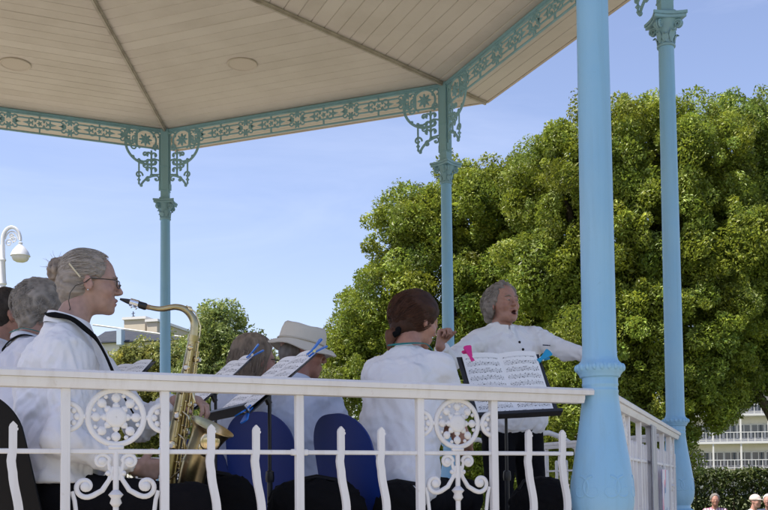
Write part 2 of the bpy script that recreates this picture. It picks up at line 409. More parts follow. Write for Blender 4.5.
# ceiling: boards parallel to the eaves, roof above them
ZC = EYE+3.675; OV = .62; APO = (RC+OV)*math.cos(PI/8); TAN = math.tan(PI/8)
NB = 32; BW = APO/NB
mb = MB(); mb.add(octo(RC+OV-.03, ZC+.022)+octo(RC+OV-.03, ZC+.05), [tuple(range(8)), tuple(range(15, 7, -1))] + [(i, i+8, (i+1) % 8+8, (i+1) % 8) for i in range(8)])
CE = mb.build('ceiling', M_GAP, BS, 0)
bmesh_cache = {}
for i in range(NB):
    a0 = i*BW+.0013 + (0.05 if i == 0 else 0); a1 = (i+1)*BW-.0013
    def quad(a, z, inset=.012): w_ = max(a*TAN-inset, .001); return [(a, -w_, z), (a, w_, z)]
    mb = MB(); e = .004
    v = quad(a0, ZC+.02)+quad(a0, ZC+e)+quad(a0+e, ZC)+quad(a1-e, ZC)+quad(a1, ZC+e)+quad(a1, ZC+.02)
    mb.add(v, [(0, 1, 3, 2), (2, 3, 5, 4), (4, 5, 7, 6), (6, 7, 9, 8), (8, 9, 11, 10), (10, 11, 1, 0), (0, 2, 4, 6, 8, 10), (1, 11, 9, 7, 5, 3)])
    bmesh_cache[i] = [mb.mesh('board', mm, 0) for mm in (M_CEIL, M_CEIL2, M_CEIL3)]
for k in range(8):
    for i in range(NB):
        obj('board', bmesh_cache[i][random.choice((0, 0, 0, 1, 2))], CE, Matrix.Rotation((k+.5)*PI/4, 4, 'Z') @ Matrix.Translation((0, 0, random.uniform(-.0012, .0012))))
# hip battens between the sectors
mb = MB()
for dx, dz, ww in ((0, -.012, .018), (0, -.026, .009)):
    mb.box(((RC+OV)/2+.06, 0, ZC+dz), (RC+OV-.15, ww*2, .016))
hm = mb.mesh('hip_batten', M_BATTEN, 0)
for k in range(8): obj('hip_batten', hm, CE, zrot(k))
# round ceiling plates
mb = MB(); mb.lathe([(.11, .004), (.128, .004), (.132, -.004), (.126, -.010), (.116, -.008), (.112, -.004), (0.001, -.004)], 32)
dm = mb.mesh('ceiling_plate', mat('plate_paint', (.55, .48, .42), .55), 40)
for k in range(8): obj('ceiling_plate', dm, CE, Matrix.Rotation((k+.5)*PI/4, 4, 'Z') @ Matrix.Translation((2.55, 0, ZC-.004)))
mb = MB(); mb.lathe([(.17, .0), (.17, -.03), (.13, -.07), (.06, -.09), (.02, -.14), (.001, -.15)], 24); mb.build('ceiling_boss', M_BATTEN, CE).location = (0, 0, ZC-.012)
# eave fascia boards and the roof
mb = MB(); h_ = APO*TAN
mb.box((APO+.012, 0, ZC+.052), (.025, 2*h_+.01, .115)); mb.box((APO+.03, 0, ZC+.085), (.03, 2*h_+.03, .035))
fm = mb.mesh('eave_board', mat('eave_paint', (.56, .48, .41), .6, noise=(4, .5, (.42, .36, .3))), 0)
RF = None
mb = MB(); prof = [(RC+OV+.1, ZC+.115), (RC+OV-.2, ZC+.25), (2.6, ZC+.85), (1.2, ZC+1.75), (.25, ZC+2.25), (.22, ZC+2.7), (.02, ZC+3.2)]
vs = [p for r, z in prof for p in octo(r, z)]
mb.add(vs, [(i+8*j, (i+1) % 8+8*j, (i+1) % 8+8*j+8, i+8*j+8) for j in range(len(prof)-1) for i in range(8)] + [tuple(range(8))])
RF = mb.build('roof', M_ROOF, BS, 0)
for k in range(8): obj('eave_board', fm, RF, Matrix.Rotation((k+.5)*PI/4, 4, 'Z'))

# columns
E_ = EYE
prof = [(.118, FL), (.118, FL+.085), (.112, FL+.095), (.097, FL+.105), (.090, E_-.30), (.088, E_-.205), (.096, E_-.198), (.098, E_-.18), (.095, E_-.163), (.080, E_-.155), (.077, E_-.135),
        (.086, E_-.122), (.097, E_-.098), (.103, E_-.06), (.1025, E_-.02), (.098, E_+.03), (.089, E_+.09), (.079, E_+.15), (.0695, E_+.21), (.0625, E_+.26), (.0585, E_+.30),
        (.0595, E_+.302), (.0595, E_+.309), (.0578, E_+.311), (.0575, E_+.322), (.0595, E_+.325), (.0595, E_+.331), (.058, E_+.334), (.0585, E_+.350), (.066, E_+.354), (.068, E_+.361), (.072, E_+.366),
        (.077, E_+.374), (.0785, E_+.384), (.076, E_+.394), (.068, E_+.401), (.0615, E_+.408), (.0575, E_+.42), (.0562, E_+.45)]
for i in range(12): prof.append((.0562-.0085*((i+1)/12)**1.3, E_+.45+(2.735-.45)*(i+1)/12))
mb = MB(); mb.lathe(prof, 40); shaft = mb.mesh('column', M_BLUE, 40)
def surf_r(z):
    zs = [p[1] for p in prof]; return float(np.interp(z, zs, [p[0] for p in prof]))
mb = MB()
for k in range(20):
    a = 2*PI*k/20; mb.ball((.0755*math.cos(a), .0755*math.sin(a), E_+.384), (.0085, .0085, .0125), 8, 6, Matrix.Rotation(a, 3, 'Z'))
beads = mb.mesh('bead_ring', M_BLUE, 60)
mb = MB()                                         # leaf scrolls cast on the foot
for q in range(6):
    a0 = 2*PI*q/6
    for sg in (-1, 1):
        path = []
        for i in range(26):
            t = i/25; th = t*PI*2.6; r = .036*(1-t*.8)
            z = E_-.03+.02*(1-t)+r*math.cos(th); a = a0+sg*(.30 + r/.1*math.sin(th)*1.0)
            rr = surf_r(z)-.0040; path.append((rr*math.cos(a), rr*math.sin(a), z))
        mb.tube(path, [.0065*(1-.4*i/25) for i in range(26)], 8)
relief = mb.mesh('leaf_scroll_relief', M_BLUE, 60)
def leaf_blade(L, W, curl, n=7):
    vs = []; fs = []
    for i in range(n):
        t = i/(n-1); an = curl*t*t; z = L*t*(1-.25*t*t); x = .004+.03*t*t*curl/1.5; wv = W*(math.sin(PI*(.12+.80*t)))*(1+.18*math.cos(t*PI*5))
        if t > .8: z -= (t-.8)*L*.9
        vs += [(x, -wv, z), (x+.006, 0, z+.002), (x, wv, z)]
    for i in range(n-1): fs += [(3*i, 3*i+1, 3*i+4, 3*i+3), (3*i+1, 3*i+2, 3*i+5, 3*i+4)]
    return vs, fs
mb = MB()
z0 = E_+2.735
mb.lathe([(.048, z0), (.056, z0+.002), (.058, z0+.010), (.054, z0+.018), (.048, z0+.022), (.048, z0+.05), (.052, z0+.09), (.062, z0+.13), (.078, z0+.158), (.08, z0+.165)], 28)
for k in range(8):
    a = 2*PI*(k+.5)/8; Mr = Matrix.Rotation(a, 4, 'Z')
    v, f = leaf_blade(.075 if k % 2 else .11, .021, 1.3)
    base = [Mr @ Vector((.047+p[0], p[1], p[2]+z0+.022)) for p in v]; mb.add(base, f)
    mb.add([Mr @ Vector((.043+p[0], p[1], p[2]+z0+.022)) for p in v], [q[::-1] for q in f])
for k in range(4):
    a = 2*PI*k/4+PI/4; Mr = Matrix.Rotation(a, 4, 'Z')
    for s_ in (-1, 1):
        pth = []
        for i in range(30):
            t = i/29; th = -PI*.4+t*PI*3.4; r = .027*(1-.8*t)
            pth.append(Mr @ Vector((.085+r*math.sin(th), s_*.008, z0+.128+r*math.cos(th))))
        mb.tube(pth, [.0085*(1-.45*i/29) for i in range(30)], 6)
ab = []
for k in range(4):
    for j in range(9):
        t = (j/8-.5)*.92; c_ = .103-.018*math.cos(t*PI); a = k*PI/2
        x, y = c_, t*.21; ab.append((x*math.cos(a)-y*math.sin(a), x*math.sin(a)+y*math.cos(a)))
mb.prism(ab, z0+.160, z0+.178, lambda a, b, t: (a, b, t)); mb.prism([(a*1.06, b*1.06) for a, b in ab], z0+.180, z0+.198, lambda a, b, t: (a, b, t))
capital = mb.mesh('capital', M_BLUE_OLD_SHADED, 40)
mb = MB(); mb.box((0, 0, (z0+.198+ZC)/2), (.082, .082, ZC-z0-.198), bev=.006); mb.box((0, 0, z0+.215), (.105, .105, .03), bev=.008)
for zz in (.3, .55): mb.box((0, 0, z0+zz), (.094, .094, .014), bev=.004)
upost = mb.mesh('upper_post', M_BLUE_OLD_SHADED, 30)

def arc(cx, cz, r, a0, a1, n=14, r2=None):
    r2 = r if r2 is None else r2
    return [(cx+(r+(r2-r)*i/(n-1))*math.cos(a0+(a1-a0)*i/(n-1)), 0, cz+(r+(r2-r)*i/(n-1))*math.sin(a0+(a1-a0)*i/(n-1))) for i in range(n)]
Yax = (0, 1, 0)
def rosette(mb, x, z, r, pet=6, y=0, d=.012):
    n = pet*6; out = [(x+r*(.76+.24*math.cos(pet*2*PI*k/n))*math.cos(2*PI*k/n), z+r*(.76+.24*math.cos(pet*2*PI*k/n))*math.sin(2*PI*k/n)) for k in range(n)]
    for sy in (-1, 1):
        o = [(a, y+sy*d*.45, b) for a, b in out]; i_ = [(x+(a-x)*.62, y+sy*d, z+(b-z)*.62) for a, b in out]
        mb.add(o+i_, [(k, (k+1) % n, n+(k+1) % n, n+k) for k in range(n)]); mb.add(i_+[(x, y+sy*d*.55, z)], [(k, (k+1) % n, n) for k in range(n)])
    mb.add([(a, y-d*.45, b) for a, b in out]+[(a, y+d*.45, b) for a, b in out], [(k, (k+1) % n, n+(k+1) % n, n+k) for k in range(n)])
    mb.ball((x, y, z), (r*.26, d*1.1, r*.26), 8, 6)
def sweep(mb, path, r, flat=.8, n=6):
    mb.tube(path, r*1.35, n, flat=flat, ax=Yax)
# spandrel bracket in the plane of a side: x along the side from the column axis
mb = MB(); zc = E_
sweep(mb, arc(.165, zc+3.515, .205, R_(28), R_(-112), 22), .0095)
sweep(mb, arc(.345, zc+3.60, .042, R_(-120), R_(210), 18, .012), .007)
sweep(mb, arc(.185, zc+3.545, .098, R_(-60), R_(235), 26), .0075)
rosette(mb, .185, zc+3.548, .062, 8)
sweep(mb, arc(.075, zc+3.60, .040, R_(-30), R_(270), 14, .012), .006)
sweep(mb, arc(.29, zc+3.47, .034, R_(60), R_(-250), 14, .010), .006)
sweep(mb, [(.052, 0, zc+3.62), (.052, 0, zc+3.10)], .007)
sweep(mb, arc(.050, zc+3.02, .195, R_(84), R_(22), 12), .0085)             # lower arch rising from the column
sweep(mb, arc(.245, zc+3.20, .036, R_(190), R_(-170), 18, .010), .0068)
sweep(mb, [(.245, 0, zc+3.35), (.245, 0, zc+3.13)], .0065)
mb.lathe([(.003, -.062), (.012, -.045), (.005, -.03), (.019, -.012), (.007, 0), (.007, .02)], 8, (.245, 0, zc+3.165))
for (x, z) in ((.13, 3.405), (.13, 3.335), (.13, 3.262)):
    for s_ in (-1, 1):
        sweep(mb, [(x+s_*px_, 0, zc+z+pz_) for px_, _q, pz_ in arc(.030, 0, .028, R_(180), R_(-95), 14, .010)], .0068)
        mb.ball((x+s_*.034, 0, zc+z+.004), .011, 8, 6)
sweep(mb, [(.13, 0, zc+3.45), (.13, 0, zc+3.21)], .0075)
sweep(mb, [(.052, 0, zc+3.36), (.10, 0, zc+3.372), (.2, 0, zc+3.335), (.245, 0, zc+3.34)], .0068)
sweep(mb, [(.052, 0, zc+3.225), (.13, 0, zc+3.215)], .006)
mb.box((.05, 0, zc+3.10), (.02, .03, .06))
for x, z in ((.245, 3.345), (.13, 3.205), (.30, 3.37), (.225, 3.10), (.36, 3.53)): mb.ball((x, 0, zc+z), .016, 8, 6)
for cx, cz, r, a0_, a1_ in ((.085, 3.49, .035, -90, 210), (.285, 3.545, .030, 120, -170), (.325, 3.50, .026, 200, -90), (.19, 3.405, .026, 180, -120), (.19, 3.30, .026, 180, 480), (.085, 3.18, .030, 90, 380), (.16, 3.165, .026, 100, -200), (.37, 3.555, .02, 90, 400)):
    sweep(mb, arc(cx, zc+cz, r, R_(a0_), R_(a1_), 16, r*.3), .0062); mb.ball((cx, 0, zc+cz), .0085, 8, 5)
mb.v = [(x*1.08, y, zc+3.64+(z-zc-3.64)*1.06) for x, y, z in mb.v]
bracket = mb.mesh('scroll_bracket', M_BLUE_OLD_SHADED, 60)
mir = Matrix.Diagonal((-1, 1, 1, 1))
COLS = []
for k in range(8):
    M = Matrix.Translation(vx(k)) @ zrot(k)
    c = obj('column', shaft, BS, M); COLS.append(c)
    Mi = M.inverted()
    for nme, me in (('bead_ring', beads), ('leaf_scroll_relief', relief), ('capital', capital), ('upper_post', upost)): obj(nme, me, c)
    obj('scroll_bracket', bracket, c, Mi @ side_M(k)); obj('scroll_bracket', bracket, c, Mi @ side_M(k-1) @ Matrix.Translation((S8, 0, 0)) @ mir)
# frieze
FT, FB = E_+3.668, E_+3.455; FM = (FT+FB)/2; CELL = .565; FS = 1.5-2*CELL
mb = MB(); mb.box((CELL/2, 0, FB+.008), (CELL, .018, .015), bev=.003)
for zz in (FM-.042, FM+.042):
    mb.box((CELL/2, 0, zz), (CELL-.17, .014, .0135), bev=.003)
    for sx in (1, -1):
        x = CELL/2+sx*(CELL/2-.085); s2 = 1 if zz > FM else -1
        sweep(mb, [(x, 0, zz), (x+sx*.022, 0, zz-s2*.02), (x+sx*.05, 0, zz-s2*.034)], .0055)
for x in (0, CELL):
    sx = 1 if x == 0 else -1
    for zz in ((FM-.05, FM+.05) if x == 0 else ()):
        rosette(mb, x, zz, .040, 6, d=.009)
        for s2 in (-1, 1): sweep(mb, [(x+s2*p_, 0, zz+(1 if zz > FM else -1)*(q_-.01)) for p_, _z, q_ in arc(.062, 0, .026, R_(200), R_(-120), 12, .009)], .0055)
    mb.prism([(x+sx*.035, FM-.02), (x+sx*.11, FM), (x+sx*.035, FM+.02)], -.006, .006, lambda a, b, t: (a, t, b))
    mb.prism([(x+sx*.055, FM-.034), (x+sx*.085, FM-.004), (x+sx*.07, FM+.0), (x+sx*.045, FM-.02)], -.006, .006, lambda a, b, t: (a, t, b))
    mb.prism([(x+sx*.055, FM+.034), (x+sx*.085, FM+.004), (x+sx*.07, FM), (x+sx*.045, FM+.02)][::-1], -.006, .006, lambda a, b, t: (a, t, b))
for sx in (-1, 1):
    for sz in (-1, 1):
        sweep(mb, [(CELL/2+sx*a_, 0, FM+sz*b_) for a_, _y, b_ in arc(.075, .020, .034, R_(150), R_(-190), 16, .010)], .0058)
        sweep(mb, [(CELL/2+sx*(.03+.02*t), 0, FM+sz*(.042-.03*math.sin(t*PI))) for t in np.linspace(0, 1, 6)], .005)
    mb.prism([(CELL/2+sx*.10, FM-.016), (CELL/2+sx*.155, FM), (CELL/2+sx*.10, FM+.016)][::sx], -.006, .006, lambda a, b, t: (a, t, b))
rosette(mb, CELL/2, FM, .026, 5, d=.008)
for zz in (FM-.07, FM+.07): mb.box((CELL/2, 0, zz), (.014, .014, .055)); mb.ball((CELL/2, 0, zz*.0+(FM-.045 if zz < FM else FM+.045)), .013, 8, 6)
panel = mb.mesh('frieze_panel', M_BLUE_OLD_SHADED, 40)
mb = MB(); mb.box((1.5, 0, FT-.008), (S8-.08, .04, .022), bev=.004); mb.box((1.5, 0, FT-.026), (S8-.08, .022, .014))
for x in (.20, S8-.20): mb.box((x, 0, FB+.008), (.34, .016, .012))
for zz in (FM-.05, FM+.05):
    rosette(mb, FS+4*CELL, zz, .040, 6, d=.009)
    for s2 in (-1, 1): sweep(mb, [(FS+4*CELL+s2*p_, 0, zz+(1 if zz > FM else -1)*(q_-.01)) for p_, _z, q_ in arc(.062, 0, .026, R_(200), R_(-120), 12, .009)], .0055)
for x0 in (.285, S8-.285): mb.box((x0, 0, FM), (.015, .014, .19))
fbar = mb.mesh('frieze', M_BLUE_OLD_SHADED, 30)
for k in range(8):
    fr = obj('frieze', fbar, BS, side_M(k))
    for i in range(4): obj('frieze_panel', panel, fr, Matrix.Translation((FS+i*CELL, 0, 0)))

# railings
RT = E_+.313; MID = E_+.100; BOT = FL+.09
def handrail(x0, x1):
    mb = MB(); L = x1-x0; c = (x0+x1)/2
    pr = [(-.034, -.022), (-.036, -.008), (-.030, -.001), (-.014, .0), (.014, 0), (.030, -.001), (.036, -.008), (.034, -.022)]
    f = lambda a, b, t: (t, a, RT+b)
    mb.prism(pr, x0, x1, f)
    mb.prism([(-.026, -.0225), (-.026, -.034), (-.020, -.048), (.020, -.048), (.026, -.034), (.026, -.0225)], x0+.03, x1-.03, f)
    mb.box((c, 0, MID), (L-.13, .012, .013), bev=.002); mb.box((c, 0, BOT), (L-.02, .03, .03), bev=.004)
    return mb
U8 = .1285
mb = MB(); mb.box((0, 0, (RT-.046+FL)/2), (.023, .023, RT-.046-FL), bev=.003); mb.box((0, 0, FL+.012), (.06, .06, .024), bev=.004); post_m = mb.mesh('post', M_WHITE, 30)
mb2 = MB(); mb2.box((0, 0, MID), (.052, .018, .018), bev=.003); mb2.add(mb.v, mb.f); post_m2 = mb2.mesh('post', M_WHITE, 30)
def baluster_mesh(flip):
    zt = MID+.072; n = 44; L_ = []; R__ = []
    for i in range(n):
        z = BOT+(zt-.022-BOT)*i/(n-1); t = z-MID
        off = 0 if t > 0 else .0145*math.sin(-t*2*PI/.245)*min(1, -t/.04)*(-1 if -t < .06 else 1)
        off = 0 if t > 0 else (-.004*math.sin(-t/.05*PI) if -t < .05 else .016*(1-math.cos((-t-.05)/.235*2*PI))*.5)
        hw = .0098 if t > 0 else .0108
        L_.append((off-hw, z)); R__.append((off+hw, z))
    # notches and pointed tip
    R__ += [(.0098, zt-.02), (.0125, zt-.018), (.0125, zt-.013), (.0095, zt-.0115), (.0105, zt-.0095), (.0105, zt-.006), (.006, zt-.001), (0, zt+.005)]
    L_ += [(-.0098, zt-.01), (-.0075, zt-.003)]
    poly = L_[::-1]; poly = R__ + poly
    mb = MB(); m = len(L_)
    # strips (keeps faces convex)
    nb = 44
    vs = []; fs = []
    for t in (-.0065, .0065):
        for i in range(nb): vs += [(L_[i][0], t, L_[i][1]), (R__[i][0], t, R__[i][1])]
    o = nb*2
    for i in range(nb-1):
        a, b, c, d = 2*i, 2*i+1, 2*i+3, 2*i+2
        fs += [(a, b, c, d), (a+o, d+o, c+o, b+o), (a, d, d+o, a+o), (b, b+o, c+o, c)]
    fs += [(0, o, o+1, 1)]
    mb.add(vs, fs)
    tip = [L_[nb-1]]+[R__[nb-1]]+R__[nb:]+L_[nb:][::-1]
    mb.prism(tip, -.0065, .0065, lambda a, b, t: (a, t, b))
    if flip: mb.v = [(-x, y, z) for x, y, z in mb.v]
    return mb.mesh('baluster', M_WHITE, 35)
bal_m = [baluster_mesh(False), baluster_mesh(True)]
def spiral(cx, cz, r0, r1, a0, a1, n=26):
    return [(cx+(r0+(r1-r0)*i/(n-1))*math.cos(a0+(a1-a0)*i/(n-1)), 0, cz+(r0+(r1-r0)*i/(n-1))*math.sin(a0+(a1-a0)*i/(n-1))) for i in range(n)]
mb = MB(); mz = E_+.1915; yf = .7
ring = [(.0725*math.cos(2*PI*i/48), 0, mz+.0725*math.sin(2*PI*i/48)) for i in range(48)]
mb.tube(ring, .0082, 8, flat=yf, closed=True, ax=Yax)
mb.lathe([(.001, -.007), (.018, -.008), (.027, -.006), (.029, 0), (.027, .006), (.018, .008), (.001, .007)], 24, (0, 0, mz), Matrix.Rotation(PI/2, 3, 'X'), cap=False)
for k in range(8):
    a = 2*PI*k/8+PI/8*0; d = Vector((math.cos(a), 0, math.sin(a)))
    mb.ball((d.x*.029, 0, mz+d.z*.029), (.010, .0065, .010), 8, 6)
    mb.tube([(d.x*.030, 0, mz+d.z*.030), (d.x*.070, 0, mz+d.z*.070)], [.0045, .004], 6, flat=.8, ax=Yax)
    a2 = a
    c = Vector((d.x*.052, 0, mz+d.z*.052)); mb.ball(c, (.0128, .0078, .0128), 8, 6)
    e = a+.33; mb.ball((math.cos(e)*.060, 0, mz+math.sin(e)*.060), (.0062, .005, .0062), 6, 5)
for s_ in (-1, 1):                                # half rings against the posts
    mb.tube([(s_*(.1285-.040*math.cos(t)), 0, mz+.036*math.sin(t)) for t in np.linspace(-1.45, 1.45, 20)], .0078, 8, flat=yf, ax=Yax)
    mb.ball((s_*.1, 0, mz), (.010, .006, .010), 8, 6)
    for q in (-1, 1): mb.ball((s_*.108, 0, mz+q*.016), (.0085, .006, .0085), 8, 6)
    mb.tube([(s_*.0790, 0, mz), (s_*.090, 0, mz)], .007, 6, flat=.8, ax=Yax)
mb.box((0, 0, mz+.0745), (.045, .012, .012)); mb.box((0, 0, MID+.011), (.04, .014, .012), bev=.003)
# lower scrolls: stem, small upper curls, large volutes
mb.tube([(0, 0, MID), (0, 0, BOT)], [.008, .0075], 8, flat=.9, ax=Yax)
for s_ in (-1, 1):
    p1 = [(s_*x, 0, z) for x, z in [(.006, MID-.075), (.012, MID-.060), (.016, MID-.045), (.02, MID-.03)]]
    sp = [(s_*x, y, z) for x, y, z in spiral(.036, MID-.026, .020, .006, R_(170), R_(-260))]
    mb.tube(p1+sp, [.0055]*4+[.0062*(1-.15*i/25) for i in range(26)], 8, flat=yf, ax=Yax); mb.ball((s_*.036, 0, MID-.026), (.012, .0075, .012), 10, 6)
    p2 = [(s_*x, 0, z) for x, z in [(.007, MID-.04), (.017, MID-.075), (.035, MID-.103), (.058, MID-.116)]]
    sp = [(s_*x, y, z) for x, y, z in spiral(.078, MID-.093, .029, .007, R_(-120), R_(270))]
    mb.tube(p2+sp, [.0055, .0065, .0075, .0078]+[.0076*(1-.2*i/25) for i in range(26)], 8, flat=yf, ax=Yax); mb.ball((s_*.078, 0, MID-.093), (.014, .008, .014), 10, 6)
    mb.ball((s_*.020, 0, MID-.058), .0075, 8, 6)
    p3 = [(s_*(.105-.012*math.sin(t*PI)), 0, MID-.13-.30*t) for t in np.linspace(0, 1, 16)]
    mb.tube([(s_*.112, 0, MID-.105)]+p3, .006, 8, flat=yf, ax=Yax)
    sp = [(s_*x, y, z) for x, y, z in spiral(.055, MID-.25, .034, .008, R_(60), R_(420))]; mb.tube(sp, .007, 8, flat=yf, ax=Yax); mb.ball((s_*.055, 0, MID-.25), (.014, .008, .014), 8, 6)
    sp = [(s_*x, y, z) for x, y, z in spiral(.05, MID-.43, .036, .008, R_(-60), R_(-420))]; mb.tube(sp, .007, 8, flat=yf, ax=Yax)
mb.lathe([(.008, -.022), (.016, -.012), (.012, 0), (.02, .010), (.009, .022)], 10, (0, 0, MID-.125))
scroll_m = mb.mesh('scroll_panel', M_WHITE, 60)
def railing(k, from_a=False, kmax=22, x1=S8-.049):
    M = side_M(k)
    if from_a: M = M @ Matrix.Translation((S8, 0, 0)) @ mir
    rl = handrail(.049, x1).build('railing', M_WHITE, BS, 30); rl.matrix_local = M
    for i in range(1, kmax+1):
        s = .025+U8*i; t = i % 8
        if t in (0, 3, 5): obj('post', post_m2 if t == 0 else post_m, rl, Matrix.Translation((s, 0, 0)))
        elif t == 4: obj('scroll_panel', scroll_m, rl, Matrix.Translation((s, 0, 0)))
        else: obj('baluster', bal_m[0 if not from_a else 1], rl, Matrix.Translation((s, 0, 0)))
    return rl
for k in range(8):
    if k == 1: continue
    railing(k, from_a=(k == 7))
# the entrance side: short railing next to the column by the poster and stair handrails
M = side_M(1)
rl = handrail(.049, .15+U8*11).build('railing', M_WHITE, BS, 30); rl.matrix_local = M
for i in range(1, 12):
    s = .025+U8*i; t = i % 8
    if t in (0, 3, 5): obj('post', post_m2 if t == 0 else post_m, rl, Matrix.Translation((s, 0, 0)))
    elif t == 4: obj('scroll_panel', scroll_m, rl, Matrix.Translation((s, 0, 0)))
    else: obj('baluster', bal_m[0], rl, Matrix.Translation((s, 0, 0)))
for x in (1.56, 2.66):
    mb = MB(); mb.tube([(x, -.1, RT+.02), (x, 0, RT+.075), (x, .10, RT+.085), (x, .22, RT+.05), (x, .5, RT-.12), (x, 1.7, RT-.76), (x, 1.8, RT-.85), (x, 1.82, RT-.95)], .02, 10)
    for y in (.35, 1.0, 1.65): mb.tube([(x, y, max(0, FL-.16*(1+int((y-.3)/.3)))), (x, y, RT-.03-(y-.3)*.53)], .011, 8)
    mb.build('stair_handrail', M_WHITE, BS).matrix_local = M

# notice board on the outer face of the right-hand railing
def notice(s, w_, z0_, z1_, cols, label, seed, blob=None):
    M = side_M(0); m = bpy.data.materials.new('notice_print'); m.use_nodes = True; nn = m.node_tree; b = nn.nodes['Principled BSDF']; b.inputs['Roughness'].default_value = .45
    co = nn.nodes.new('ShaderNodeTexCoord'); t = nn.nodes.new('ShaderNodeTexNoise'); t.inputs['Scale'].default_value = 2.6; t.noise_dimensions = '4D'; t.inputs['W'].default_value = seed
    r = nn.nodes.new('ShaderNodeValToRGB'); r.color_ramp.interpolation = 'CONSTANT'
    els = r.color_ramp.elements; els[0].color = (*cols[0], 1); els[1].position = .47; els[1].color = (*cols[1], 1)
    for p_, c_ in zip((.54, .62), cols[2:]): e = els.new(p_); e.color = (*c_, 1)
    nn.links.new(co.outputs['Generated'], t.inputs[0]); nn.links.new(t.outputs[0], r.inputs[0]); nn.links.new(r.outputs[0], b.inputs['Base Color'])
    mb = MB(); mb.box((s, .028, (z0_+z1_)/2), (w_, .004, z1_-z0_)); o = mb.build('notice', m, None, 0); o.matrix_world = M
    tag(o, label, 'notice'); return o
notice(1.42, .20, E_-.42, E_+.268, [(.30, .31, .36), (.36, .36, .40), (.24, .26, .30), (.42, .42, .46)], 'tall faded grey banner tied to the white railing beside the pink and blue poster', 2.)
notice(1.93, .34, E_-.40, E_+.07, [(.52, .58, .70), (.12, .22, .45), (.75, .25, .38), (.70, .70, .78)], 'blue and pink poster hanging on the outside of the white side railing', 5.)

# ------------------------------------------------------------------ people
def skin_mat(name, col): return mat(name, col, .5, attr='Col', sss=.12, bump=(110, .4, .0022))
M_SKIN = skin_mat('skin', (.45, .25, .18)); M_HAIR = mat('hair', (.2, .17, .15), .65, attr='Col', spec=.25)
def shirt_mat(name, col):
    m = mat(name, col, .85, bump=(9, .85, .018), noise=(18, .25, tuple(c*.93 for c in col)), spec=.2, trans=.08)
    for nd in m.node_tree.nodes:                   # sharp pulled creases rather than soft dents
        if nd.type == 'TEX_NOISE' and abs(nd.inputs['Scale'].default_value-9) < .01:
            nd.noise_type = 'RIDGED_MULTIFRACTAL'; nd.inputs['Distortion'].default_value = .9; nd.inputs['Roughness'].default_value = .5
    return m
M_SHIRT_W = shirt_mat('white_shirt', (.84, .85, .88)); M_SHIRT_LB = shirt_mat('pale_blue_shirt', (.60, .66, .80)); M_SHIRT_LV = shirt_mat('pale_lilac_shirt', (.72, .74, .85))
M_TROUSERS = mat('black_trousers', (.007, .007, .009), .95, spec=.12, bump=(90, .2, .003)); M_SHOE = mat('black_shoe', (.012, .011, .011), .4)
M_EYE = mat('shaded_eye_white', (.30, .26, .24), .25); M_IRIS = mat('iris', (.06, .05, .045), .15)  # eye white darkened in its colour so the eyes read as shadowed
M_HAT = mat('hat_canvas', (.64, .60, .52), .9, bump=(160, .4, .002), noise=(10, .3, (.56, .52, .45)))

class Frame:
    def __init__(s, o, yaw=0, pitch=0, roll=0, scale=1.):
        s.o = np.asarray(o, float); s.k = scale
        s.R = np.array((Matrix.Rotation(yaw, 3, 'Z') @ Matrix.Rotation(-pitch, 3, 'Y') @ Matrix.Rotation(roll, 3, 'X')))
    def __call__(s, x, y, z): return s.o + s.R @ (np.array((x, y, z))*s.k)
    def inv(s, P): return ((P-s.o) @ s.R)/s.k
def add_head(b, H, jaw=1., open_mouth=0., nose=1.):
    k = H.k; E = lambda c, r, kk=.012, sub=False: b.ell(H(*c), np.array(r)*k, H.R, kk, sub)
    C = lambda a, c, ra, rb, kk=.006, sub=False: b.cap(H(*a), H(*c), ra*k, rb*k, kk, sub)
    E((-.012, 0, .034), (.098, .0755, .084)); E((.022, 0, -.018), (.066, .064, .086), .02)
    dj = -.012*open_mouth
    E((.034, 0, -.072+dj), (.050, .050*jaw, .036), .02); E((.070, 0, -.094+dj), (.020, .022, .017), .016)
    E((.066, 0, .022), (.026, .054, .016), .014)
    C((.087, 0, .012), (.110, 0, -.024), .0075, .0080*nose, .012); E((.099, 0, -.029), (.010, .010*nose, .0070), .010) 
    for s in (-1, 1):
        E((.095, s*.0115*nose, -.0300), (.008, .0062, .0062), .006); E((.058, s*.040, -.028), (.026, .022, .024), .016)
        E((.094, s*.031, .0005), (.017, .017, .0115), .010, True); E((.079, s*.031, .0), (.0145, .0145, .0135), .004)
        b.ell(H(-.004, s*.0775, -.010), np.array((.018, .0085, .031))*k, H.R @ np.array(Matrix.Rotation(-.25, 3, 'Y') @ Matrix.Rotation(s*.35, 3, 'Z')), .005)
        b.ell(H(.0, s*.088, -.010), np.array((.010, .0055, .018))*k, H.R, .004, True)
    C((.086, -.019, -.0585), (.086, .019, -.0585), .0075, .0075, .008); E((.0925, 0, -.056), (.009, .014, .006), .006)
    C((.083, -.016, -.0715+dj), (.083, .016, -.0715+dj), .0075, .0075, .008); E((.088, 0, -.070+dj), (.009, .013, .0065), .006)
    for s in (-1, 1): C((.094, s*.021, -.036), (.084, s*.031, -.066), .0028, .0022, .006, True); E((.081, s*.031, -.014), (.012, .013, .005), .006); C((.084, s*.020, .010), (.078, s*.046, .010), .0055, .004, .006)
    for zz in (.045, .056, .067): C((.0885-(zz-.045)*.35, -.03, zz), (.0885-(zz-.045)*.35, .03, zz), .0022, .0022, .005, True)
    if open_mouth: E((.092, 0, -.066+dj*.5), (.026, .0155, .0105*open_mouth+.002), .004, True)
    else: E((.1, 0, -.0643), (.012, .020, .0016), .004, True)
